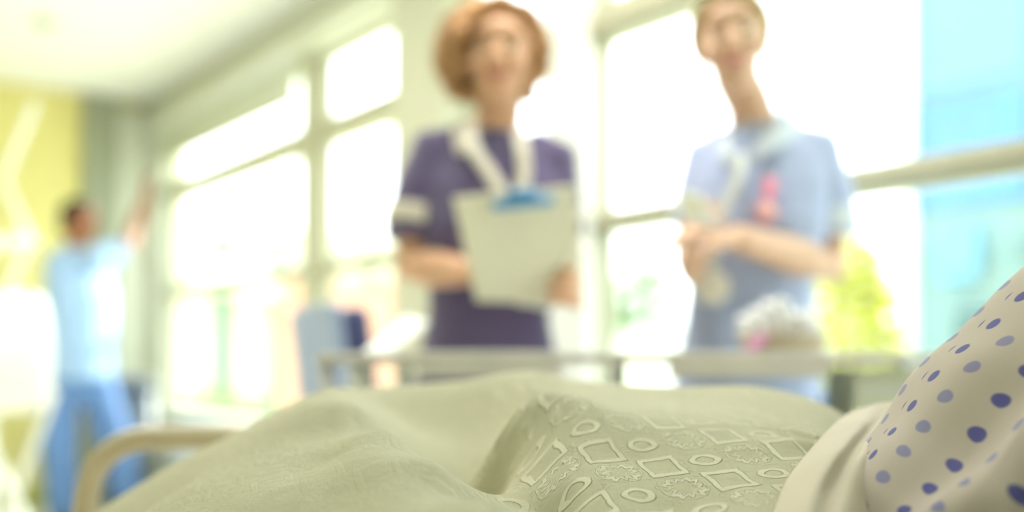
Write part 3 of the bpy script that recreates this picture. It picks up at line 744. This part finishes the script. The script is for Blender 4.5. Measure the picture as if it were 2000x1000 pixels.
def grid_cloth(name, xs, ys, f, m, thick=.005, wr=None):
    Xg, Yg = np.meshgrid(xs, ys); Zg = f(Xg, Yg)
    ny, nx = Xg.shape
    me = bpy.data.meshes.new(name)
    verts = np.stack([Xg.ravel(), Yg.ravel(), Zg.ravel()], 1)
    faces = [(j*nx+i, j*nx+i+1, (j+1)*nx+i+1, (j+1)*nx+i) for j in range(ny-1) for i in range(nx-1)]
    me.from_pydata(verts.tolist(), [], faces)
    dv = np.sqrt(np.diff(Yg, axis=0)**2+np.diff(Zg, axis=0)**2); Vg = np.vstack([np.zeros((1, nx)), np.cumsum(dv, 0)])
    Vg = Vg-Vg.mean(0)[None]*0
    uv = me.uv_layers.new(name='UVMap'); Uf = Xg.ravel(); Vf = Vg.ravel()
    li = np.empty(len(me.loops), dtype=np.int32); me.loops.foreach_get('vertex_index', li)
    uv.data.foreach_set('uv', np.stack([Uf[li], Vf[li]], 1).ravel())
    for p in me.polygons: p.use_smooth = True
    me.materials.append(m); o = bpy.data.objects.new(name, me); COL.objects.link(o)
    s = o.modifiers.new('thick', 'SOLIDIFY'); s.thickness = thick; s.offset = -1
    return o
def fblanket(x, y):
    z = fB(x, y)
    # soft gathers that fan out from the tucked corner on the right
    cx, cy = .335, .80; ang = np.arctan2(y-cy, x-cx); r = np.hypot(x-cx, y-cy)
    z = z+.0030*np.sin(ang*17+6*r)*np.exp(-((r-.07)/.07)**2)
    # long folds running down the near cone
    cx, cy = -.18, .97; ang = np.arctan2(y-cy, x-cx); r = np.hypot(x-cx, y-cy)
    wgt = np.exp(-((ang+1.45)/.8)**2)*np.clip(r/.12, 0, 1)*np.clip((.6-r)/.3, 0, 1)
    z = z+.005*np.exp(-((ang+1.30)/.07)**2)*wgt*np.clip(r/.35, 0, 1)+.002*np.sin(ang*11+1)*wgt*np.clip(r/.3, 0, 1)
    return np.maximum(z, .632)

# blanket material: woven ground with raised squares, ovals and stars
mb = bpy.data.materials.new('woven_pale_green_blanket'); mb.use_nodes = True; nt = mb.node_tree; X.nt = nt
b = nt.nodes['Principled BSDF']; b.inputs['Roughness'].default_value = .85; b.inputs['Sheen Weight'].default_value = .3; b.inputs['Specular IOR Level'].default_value = .2
uvn = nt.nodes.new('ShaderNodeUVMap'); uvn.uv_map = 'UVMap'
sep = nt.nodes.new('ShaderNodeSeparateXYZ'); nt.links.new(uvn.outputs[0], sep.inputs[0])
nz = nt.nodes.new('ShaderNodeTexNoise'); nz.inputs['Scale'].default_value = 60; nz.inputs['Detail'].default_value = 3; nt.links.new(uvn.outputs[0], nz.inputs['Vector'])
nz2 = nt.nodes.new('ShaderNodeTexNoise'); nz2.inputs['Scale'].default_value = 420; nz2.inputs['Detail'].default_value = 2; nt.links.new(uvn.outputs[0], nz2.inputs['Vector'])
sc_ = nt.nodes.new('ShaderNodeSeparateColor'); nt.links.new(nz.outputs['Color'], sc_.inputs[0])
u0 = X(sep.outputs[0])+(X(sc_.outputs[0])-.5)*.006; v0 = X(sep.outputs[1])+(X(sc_.outputs[1])-.5)*.006
th = math.radians(14); uu = u0*math.cos(th)+v0*math.sin(th); vv = v0*math.cos(th)-u0*math.sin(th)
Wc, Hc = .0355, .041
ci = X.m('FLOOR', uu/Wc); fx = X.m('FRACT', uu/Wc)-.5
v1 = (vv+ci*.039)/Hc; cj = X.m('FLOOR', v1); fy = X.m('FRACT', v1)-.5
kind = X.m('FLOORED_MODULO', cj, 3.0) if hasattr(bpy.types.ShaderNodeMath, 'bl_rna') and 'FLOORED_MODULO' in [i.identifier for i in bpy.types.ShaderNodeMath.bl_rna.properties['operation'].enum_items] else X.m('MODULO', cj+300., 3.0)
ax = X.m('ABSOLUTE', fx); ay = X.m('ABSOLUTE', fy)
def sm(x, lo, hi):
    n = nt.nodes.new('ShaderNodeMapRange'); n.interpolation_type = 'SMOOTHSTEP'; nt.links.new(x.s, n.inputs[0])
    n.inputs[1].default_value = lo; n.inputs[2].default_value = hi; return X(n.outputs[0])
def ring(dd, r, wdt): return 1.0-sm(X.m('ABSOLUTE', dd-r), wdt*.6, wdt)
dsq = X.m('MAXIMUM', ax, ay*.95)
sq = ring(dsq, .36, .082)
el = X.m('SQRT', fx*fx*1.0+fy*fy*1.9); ov = X.m('MAXIMUM', ring(el, .27, .105), 0.0)
dm = ax+ay*1.2; ov = ov*sm(dm, .17, .20)
dst = X.m('MAXIMUM', ax*1.15, ay*1.15); spk = X.m('PINGPONG', X.m('ARCTAN2', fy, fx)*3.82, 1.0)
star = ring(dst+(spk-.5)*.16, .34, .085)
star = X.m('MAXIMUM', star, ring(X.m('SQRT', fx*fx+fy*fy), .46, .03)*.6)
is0 = 1.0-sm(X.m('ABSOLUTE', kind-0.0), .3, .5); is1 = 1.0-sm(X.m('ABSOLUTE', kind-1.0), .3, .5); is2 = 1.0-sm(X.m('ABSOLUTE', kind-2.0), .3, .5)
fade = sm(X(sep.outputs[0]), -.06, .03)*.88+.12
motif = (sq*is0+ov*is1+star*is2)*fade
# small stitched scrolls between the motifs
wv = nt.nodes.new('ShaderNodeTexVoronoi'); wv.feature = 'DISTANCE_TO_EDGE'; wv.inputs['Scale'].default_value = 130; nt.links.new(uvn.outputs[0], wv.inputs['Vector'])
scroll = (1.0-sm(X(wv.outputs['Distance']), .04, .12))*sm(X(sc_.outputs[2]), .5, .62)*sm(dsq, .40, .46)*fade
# weave
wva = X.m('SINE', (u0+v0)*4200.)*X.m('SINE', (u0-v0)*4200.)
hgt = motif*1.0+scroll*.35+wva*.10*(1.0-motif*.6)+(X(nz2.outputs['Fac'])-.5)*.25+(X(nz.outputs['Fac'])-.5)*.8
bu = nt.nodes.new('ShaderNodeBump'); bu.inputs['Strength'].default_value = 1.0; bu.inputs['Distance'].default_value = .0024
nt.links.new(hgt.s, bu.inputs['Height']); nt.links.new(bu.outputs[0], b.inputs['Normal'])
mixc = nt.nodes.new('ShaderNodeMix'); mixc.data_type = 'RGBA'
mixc.inputs['A'].default_value = (*lin((.875, .855, .715)), 1); mixc.inputs['B'].default_value = (*lin((.895, .872, .755)), 1)
nt.links.new(X.m('ADD', motif*.85, scroll*.35, clamp=True).s, mixc.inputs['Factor']); nt.links.new(mixc.outputs['Result'], b.inputs['Base Color'])
o = grid_cloth('blanket', np.linspace(-.93, .52, 330), np.linspace(.40, 1.31, 240), fblanket, mb)
tag(o, 'pale green blanket with raised squares and ovals draped over raised knees', 'blanket')

# folded white top sheet between the blanket and the gown
rowsS = [[(1492, 1060, .58), (1530, 950, .66), (1575, 885, .73), (1625, 832, .81), (1655, 808, .90), (1690, 800, .98), (1720, 840, 1.1)],
 [(1565, 1060, .55), (1585, 960, .61), (1635, 880, .68), (1678, 832, .78), (1700, 803, .89), (1725, 789, .97), (1760, 830, 1.1)],
 [(1605, 1060, .56), (1625, 960, .625), (1665, 885, .70), (1705, 838, .81), (1735, 808, .91), (1765, 785, .97), (1800, 820, 1.1)],
 [(1660, 1060, .57), (1675, 950, .635), (1710, 872, .71), (1755, 816, .80), (1790, 780, .89), (1820, 774, .96), (1830, 815, 1.08)],
 [(1740, 1100, .62), (1760, 990, .70), (1800, 905, .78), (1840, 850, .86), (1870, 820, .92), (1880, 810, .98), (1880, 830, 1.08)]]
cols = [smoothpts([at(*p) for p in r], 10) for r in rowsS]; nC = len(cols[0])
bm = bmesh.new(); cr = [smoothpts([c[j] for c in cols], 12) for j in range(nC)]
vg = [[bm.verts.new(p+V((0, 0, .0015*noise.noise(p*26)))) for p in r] for r in cr]
for a, b2 in zip(vg, vg[1:]):
    for k in range(len(a)-1): bm.faces.new((a[k], a[k+1], b2[k+1], b2[k]))
o = obj('sheet', bm, mat('cream_cotton_sheet', (212, 200, 178), .85, var=.02, bump=.05, bscale=500, sheen=.2))
s = o.modifiers.new('thick', 'SOLIDIFY'); s.thickness = .003; s.offset = -1
tag(o, 'smooth cream sheet folded over between the blanket and the spotted gown', 'sheet')

# patient: continuous body, gown over the torso
pt = thing('person', 'person lying in bed in a cream gown with blue spots', 'person')
S4 = skin_mat('patient_skin', (224, 182, 152))
hc = V((.86, .72, 1.30)); HR = Matrix.Rotation(-1.0, 3, 'Z') @ Matrix.Rotation(-.5, 3, 'X')
bm = bmesh.new(); head(bm, hc, HR)
tube(bm, [hc+V((-.01, .01, -.06)), V((.83, .73, 1.18)), V((.77, .74, 1.10))], [.055, .055, .07], n=16)
tube(bm, [V((.78, .74, 1.06)), V((.66, .74, .99)), V((.5, .75, .84)), V((.34, .76, .74)), V((.22, .78, .72))], [.08, .12, .12, .11, .10], n=20, flat=[(1.2, .8)]*5, up=V((-.7, 0, .7)))
tube(bm, [V((.25, .70, .72)), V((.06, .80, .70)), V((-.16, .97, .755)), V((-.27, .99, .70)), V((-.52, 1.0, .665))], [.075, .050, .045, .040, .028], n=16)
tube(bm, [V((.25, .86, .72)), V((.10, 1.06, .72)), V((-.08, 1.15, .76)), V((-.28, 1.14, .70)), V((-.60, 1.12, .665))], [.075, .050, .045, .040, .028], n=16)
for q in (V((-.52, 1.0, .67)), V((-.60, 1.12, .67))): tube(bm, [q, q+V((-.06, 0, .0))], [.028, .024], n=12)
tube(bm, [V((.72, .60, 1.02)), V((.62, .56, .90)), V((.52, .58, .80)), V((.42, .62, .78))], [.055, .046, .038, .03], n=14)
hand(bm, (.42, .62, .78), (-.8, .3, -.2), (0, 0, -1), 1, curl=.4)
tube(bm, [V((.74, .90, 1.02)), V((.62, .98, .88)), V((.45, .98, .80)), V((.36, .92, .79))], [.055, .046, .038, .03], n=14)
hand(bm, (.36, .92, .79), (-.8, -.3, -.2), (0, 0, -1), -1, curl=.4)
fuse('body', bm, S4, pt, voxel=.007, smooth=3)
face_parts(pt, hc, HR, smile=False)
bm = bmesh.new(); ell(bm, hc+HR @ V((0, .036, .045)), (.083, .09, .082), HR, 4); fuse('hair', bm, mat('grey_hair', (170, 160, 150), .8, bump=.5, bscale=120), pt, voxel=.006, smooth=2)
# gown
mg = bpy.data.materials.new('spotted_gown_cotton'); mg.use_nodes = True; nt = mg.node_tree; X.nt = nt
b = nt.nodes['Principled BSDF']; b.inputs['Roughness'].default_value = .85; b.inputs['Sheen Weight'].default_value = .2; b.inputs['Specular IOR Level'].default_value = .2
uvn = nt.nodes.new('ShaderNodeUVMap'); uvn.uv_map = 'UVMap'; sep = nt.nodes.new('ShaderNodeSeparateXYZ'); nt.links.new(uvn.outputs[0], sep.inputs[0])
u0 = X(sep.outputs[0]); v0 = X(sep.outputs[1]); ca = .0285
gu = u0/ca; gv = v0/ca; cu = X.m('FLOOR', gu); gv = gv+X.m('FLOORED_MODULO', cu, 2.0)*.5 if True else gv
cv = X.m('FLOOR', gv); du = X.m('FRACT', gu)-.5; dv_ = X.m('FRACT', gv)-.5
rr = X.m('SQRT', du*du+dv_*dv_); alt = X.m('FLOORED_MODULO', cu, 2.0)
dot = (1.0-sm(rr, .17, .23))
mx1 = nt.nodes.new('ShaderNodeMix'); mx1.data_type = 'RGBA'; mx1.inputs['A'].default_value = (*lin((.34, .34, .58)), 1); mx1.inputs['B'].default_value = (*lin((.54, .53, .66)), 1); nt.links.new(alt.s, mx1.inputs['Factor'])
mx2 = nt.nodes.new('ShaderNodeMix'); mx2.data_type = 'RGBA'; mx2.inputs['A'].default_value = (*lin((.745, .700, .650)), 1); nt.links.new(mx1.outputs['Result'], mx2.inputs['B']); nt.links.new(dot.s, mx2.inputs['Factor'])
nt.links.new(mx2.outputs['Result'], b.inputs['Base Color'])
# axis from waist to shoulder, with the outline of the photo on the far upper side
rowsG = []   # (edge point, across direction downwards towards the camera)
edge = [(1560, 1110, .66), (1640, 968, .67), (1700, 880, .69), (1748, 820, .71), (1800, 742, .72), (1850, 690, .72), (1900, 650, .72), (1950, 600, .72), (2000, 550, .72), (2080, 480, .72), (2170, 400, .72), (2240, 360, .73)]
rad = [.13, .14, .15, .155, .16, .165, .17, .172, .175, .17, .15, .11]
E_ = [at(*e) for e in edge]
sec = []; nS = 72
for i, (e, r) in enumerate(zip(E_, rad)):
    d = (E_[min(i+1, len(E_)-1)]-E_[max(i-1, 0)]); d.y = 0; d.normalize(); perp = V((d.z, 0, -d.x))
    c = e+perp*r; c.y -= .11*math.sin(min(1, i/4)*pi/2); ry = r*.98; sk = .11*math.sin(min(1, i/4)*pi/2)
    row = []
    for k in range(nS+1):
        t = 2*pi*k/nS
        row.append(c-perp*(r*math.cos(t))-V((0, 1, 0))*(ry*math.sin(t)-sk*math.cos(t)))
    sec.append(row)
dense = [smoothpts([sec[i][k] for i in range(len(sec))], 8) for k in range(nS+1)]
nL = len(dense[0]); bm = bmesh.new(); uvl = bm.loops.layers.uv.new('UVMap')
acc = [0]
for i in range(1, nL): acc.append(acc[-1]+(dense[0][i]-dense[0][i-1]).length)
vg = []
for k in range(nS+1):
    row = []
    for i in range(nL):
        p = dense[k][i]; c_ = (dense[0][i]+dense[nS//2][i])/2; n_ = (p-c_).normalized()
        t = 2*pi*k/nS; s_ = acc[i]
        env = 1.0
        f = .006*math.sin(t*7+s_*9)+.004*math.sin(t*13-s_*14+1)+.004*noise.noise(p*14)
        f += .010*math.exp(-((t-.55-s_*.9)/.10)**2)-.008*math.exp(-((t-.82-s_*.8)/.10)**2)
        f *= min(1, (k if k < nS/2 else nS-k)/5)
        row.append((p+n_*f, (t*.165, s_)))
    vg.append(row)
bv = [[bm.verts.new(q[0]) for q in r] for r in vg[:-1]]; bv.append(bv[0])
for k in range(nS):
    for i in range(nL-1):
        f = bm.faces.new((bv[k][i], bv[k+1][i], bv[k+1][i+1], bv[k][i+1]))
        for lp, (kk, ii) in zip(f.loops, ((k, i), (k+1, i), (k+1, i+1), (k, i+1))): lp[uvl].uv = vg[kk][ii][1]
bm.faces.new([bv[k][nL-1] for k in range(nS)])
g = obj('gown', bm, mg, pt, label='cream gown printed with blue spots')
settle(pt)

# ------------------------------------------------------------ trolley beyond the bed with its load
DT = 1.80
t = thing('trolley', 'grey metal trolley standing between the bed and the two nurses', 'trolley')
def T(px, py, d=0): return at(px, py, DT+d)
xl, xr = T(668, 700).x, T(1800, 700).x; zt = .915
bm = bmesh.new(); box(bm, ((xl+xr)/2, 1.72, zt-.007), (xr-xl, .30, .010)); obj('top_shelf', bm, M_steel, t, smooth=False, bevel=.004)
bm = bmesh.new(); box(bm, ((xl+xr)/2, 1.565, zt-.008), (xr-xl, .014, .018))
for q0, q1 in ((820, 1095), (1300, 1610)): box(bm, ((T(q0, 0).x+T(q1, 0).x)/2*.88, 1.555, zt-.018), ((T(q1, 0).x-T(q0, 0).x)*.88, .010, .042))
obj('front_lip', bm, mat('pale_grey_enamel', (226, 221, 214), .4), t, smooth=False, bevel=.004)
bm = bmesh.new(); box(bm, ((xl+xr)/2, 1.72, .50), (xr-xl-.03, .29, .018)); obj('lower_shelf', bm, M_steel, t, smooth=False, bevel=.004)
for x in (xl+.012, xr-.012):
    for y in (1.58, 1.86):
        bm = bmesh.new(); tube(bm, [(x, y, zt), (x, y, .10)], .011, n=14, caps=False); l = obj('leg', bm, M_steel, t)
        bm = bmesh.new(); tube(bm, [(x, y-.012, .05), (x, y+.012, .05)], .05, n=20, caps=False); box(bm, (x, y, .095), (.022, .05, .03)); obj('caster', bm, mat('dark_rubber', (70, 72, 76), .6), l)
bm = bmesh.new(); x = T(1215, 0).x; box(bm, (x, 1.858, .70), (.03, .012, .40)); obj('brace', bm, M_steel, t, smooth=False, bevel=.002)
settle(t)
def tz(px, y, z): p = at(px, 700, y); p.z = z; return p
# tray with crumpled tissues
t = thing('kidney_dish', 'pale dish on the right half of the trolley top, holding crumpled tissues', 'dish')
c = tz(1530, 1.70, zt); bm = bmesh.new()
loft(bm, [(c+V((0, 0, -.002)), .062, .045, .1), (c+V((0, 0, .004)), .068, .048, .1), (c+V((0, 0, .028)), .080, .056, .1), (c+V((0, 0, .030)), .084, .060, .1), (c+V((0, 0, .012)), .064, .044, .1)], n=30); obj('dish', bm, mat('beige_card_dish', (214, 200, 170), .8), t); settle(t)
rnd = random.Random(5)
for i, (px, dz, s, lb) in enumerate([(1480, .045, .030, 'crumpled white tissue at the left end of the dish'), (1515, .060, .034, 'crumpled white tissue standing highest in the dish'), (1565, .045, .030, 'crumpled white tissue at the right end of the dish')]):
    bm = bmesh.new(); ell(bm, (0, 0, 0), (s, s*.8, s), None, 4); cc = tz(px, 1.70, zt+dz)
    for v in bm.verts:
        q = v.co.normalized(); v.co = v.co*(1+.55*noise.fractal(q*2.4+V((i*7, 0, 0)), 1, 2, 3))
        v.co += cc
    tag(obj('tissue', bm, mat('white_tissue', (246, 246, 248), .9)), lb, 'tissue', 'tissues in the dish')
bm = bmesh.new(); c = tz(1474, 1.64, zt+.013); tube(bm, [c+V((-.006, 0, -.004)), c+V((.010, 0, .012))], .009, n=16); tag(obj('cap', bm, mat('magenta_plastic', (236, 160, 210), .4)), 'small pink plastic cap beside the dish on the trolley', 'cap')
# open folder leaning on the trolley's left end
t = thing('folder', 'bright white open folder slanting up from the left end of the trolley', 'folder')
slab('cover', [T(698, 700, -.15), T(745, 706, -.15), T(838, 632, .12), T(790, 620, .12)], .006, M_white, t, .002)
slab('pages', [T(702, 695, -.15), T(743, 701, -.15), T(834, 628, .12), T(792, 617, .12)], .005, mat('white_sheet', (246, 246, 238), .7), t, .001); settle(t)
# things on the lower shelf
def bottle(x, y, z, r, h, m, capm, label):
    t = thing('bottle', label, 'bottle', 'bottles on the trolley')
    bm = bmesh.new(); tube(bm, [(x, y, z), (x, y, z+h*.72), (x, y, z+h*.82), (x, y, z+h*.86)], [r, r, r*.55, r*.4], n=20, caps=False); obj('bottle_body', bm, m, t)
    bm = bmesh.new(); tube(bm, [(x, y, z+h*.86), (x, y, z+h)], r*.45, n=16, caps=False); obj('bottle_cap', bm, capm, t); settle(t)
bottle(T(800, 0).x, 1.70, .509, .030, .385, M_white, M_white, 'tall white bottle under the trolley top, rightmost of the pair at its left end')
bottle(T(720, 0).x, 1.72, .509, .045, .385, mat('lilac_white', (224, 222, 240), .4), M_white, 'wide pale lilac bottle under the trolley top, leftmost of the pair at its left end')
t = thing('carton', 'white carton under the right part of the trolley top', 'box'); x = T(1650, 0).x
bm = bmesh.new(); box(bm, (x, 1.68, .70), (.10, .14, .38)); obj('carton_body', bm, mat('pale_green_card', (236, 240, 214), .7), t, smooth=False, bevel=.002)
bm = bmesh.new(); box(bm, (x, 1.609, .855), (.09, .002, .018)); obj('carton_band', bm, M_white, t, smooth=False); settle(t)
t = thing('carton', 'narrow red and white carton under the right end of the trolley top', 'box'); x = T(1732, 0).x
bm = bmesh.new(); box(bm, (x, 1.68, .70), (.052, .10, .38)); obj('carton_body', bm, mat('pale_green_card', (236, 240, 214), .7), t, smooth=False, bevel=.002)
bm = bmesh.new(); box(bm, (x-.006, 1.629, .872), (.036, .002, .035)); obj('red_panel', bm, mat('coral_red', (244, 120, 100), .6), t, smooth=False); settle(t)
t = thing('storage_bin', 'dark blue-green storage bin on the lower shelf, below the dish', 'bin'); x = T(1450, 0).x
bm = bmesh.new(); loft(bm, [((x, 1.71, .509), .11, .11, 0), ((x, 1.71, .78), .12, .12, 0), ((x, 1.71, .79), .125, .125, 0)], n=40, power=8); obj('bin_body', bm, mat('dark_blue_green_plastic', (66, 92, 108), .5), t)
bm = bmesh.new(); loft(bm, [((x, 1.71, .790), .128, .128, 0), ((x, 1.71, .805), .128, .128, 0)], n=40, power=8); obj('bin_lid', bm, mat('blue_plastic', (84, 112, 150), .5), t); settle(t)

# ------------------------------------------------------------ armchair beyond the trolley on the left
t = thing('armchair', 'grey-blue high-backed armchair with a navy edge behind the left end of the trolley', 'chair')
cc = at(672, 700, 3.1); CR = Matrix.Rotation(2.04, 3, 'Z'); base = V((cc.x, cc.y, 0))
def cp(x, y, z): return base+CR @ V((x, y, z))
def cbox(bm, c, s, tilt=0): box(bm, cp(*c), s, CR @ Matrix.Rotation(tilt, 3, 'X'))
CH = mat('grey_blue_vinyl', (152, 164, 188), .5, var=.04); NV = mat('navy_vinyl', (58, 62, 96), .5)
bm = bmesh.new(); cbox(bm, (0, .0, .73), (.50, .10, .68), -.12); obj('backrest', bm, NV, t, smooth=False, bevel=.03)
bm = bmesh.new(); cbox(bm, (0, .062, .73), (.52, .03, .70), -.12); obj('back_panel', bm, CH, t, smooth=False, bevel=.01)
bm = bmesh.new(); cbox(bm, (0, -.28, .42), (.50, .52, .12)); obj('seat', bm, CH, t, smooth=False, bevel=.03)
for sx in (-1, 1):
    bm = bmesh.new(); cbox(bm, (sx*.28, -.26, .62), (.05, .48, .04)); cbox(bm, (sx*.28, -.46, .52), (.035, .035, .2)); obj('armrest', bm, mat('beech_wood', (206, 176, 130), .5), t, smooth=False, bevel=.01)
    for y in (-.48, .0):
        bm = bmesh.new(); tube(bm, [cp(sx*.26, y, .40), cp(sx*.26, y, 0.0)], [.02, .016], n=12, caps=False); obj('leg', bm, mat('beech_wood', (206, 176, 130), .5), t)
settle(t)

# ------------------------------------------------------------ linen hamper and lamp at the left edge
HX = 3.6
def Hh(px, py, d=0): return at(px, py, HX+d)
t = thing('linen_hamper', 'white linen bag on a crossed white tube stand at the left edge', 'hamper')
for d in (-.18, .18):
    for (p, q) in (((-50, 1180), (105, 770)), ((115, 1180), (-60, 780))):
        P0, P1 = Hh(*p, d), Hh(*q, d); P0.z = .012
        bm = bmesh.new(); tube(bm, [P0, P1], .011, n=12); obj('leg', bm, M_white, t)
bm = bmesh.new(); c = Hh(18, 690); loft(bm, [((c.x, c.y, .72), .105, .14, 0), ((c.x, c.y, .76), .135, .17, 0), ((c.x-.01, c.y, .95), .15, .18, 0), ((c.x-.02, c.y, 1.06), .15, .17, 0), ((c.x+.0, c.y, 1.10), .13, .14, 0), ((c.x+.05, c.y, 1.15), .07, .08, 0)], n=36)
for v in bm.verts: v.co += V((0, 0, 0)) + (v.co-c).normalized()*.012*noise.noise(v.co*9)
obj('bag', bm, mat('white_linen', (250, 248, 236), .8, bump=.1, bscale=40), t); settle(t)
t = thing('examination_lamp', 'thin white jointed lamp on a stand in front of the yellow wall', 'lamp')
def Lq(px, py): return at(px, py, 4.4)
f0 = Lq(-20, 700); bm = bmesh.new(); tube(bm, [V((f0.x, f0.y, .0)), V((f0.x, f0.y, .04))], [.16, .14], n=28, caps=False); obj('base', bm, M_white, t)
bm = bmesh.new(); tube(bm, [V((f0.x, f0.y, .04)), Lq(-15, 620)], .012, n=12); obj('pole', bm, M_white, t)
bm = bmesh.new(); tube(bm, [Lq(-15, 640), Lq(58, 470)], .016, n=12); obj('arm', bm, M_white, t)
bm = bmesh.new(); tube(bm, [Lq(58, 470), Lq(8, 350), Lq(68, 205)], .014, n=12); obj('arm', bm, M_white, t)
bm = bmesh.new(); tube(bm, [Lq(-10, 478)+V((0, -.05, 0)), Lq(60, 472)], [.05, .035], n=18, flat=[(1, .7)]*2); obj('lamp_head', bm, M_white, t); settle(t)
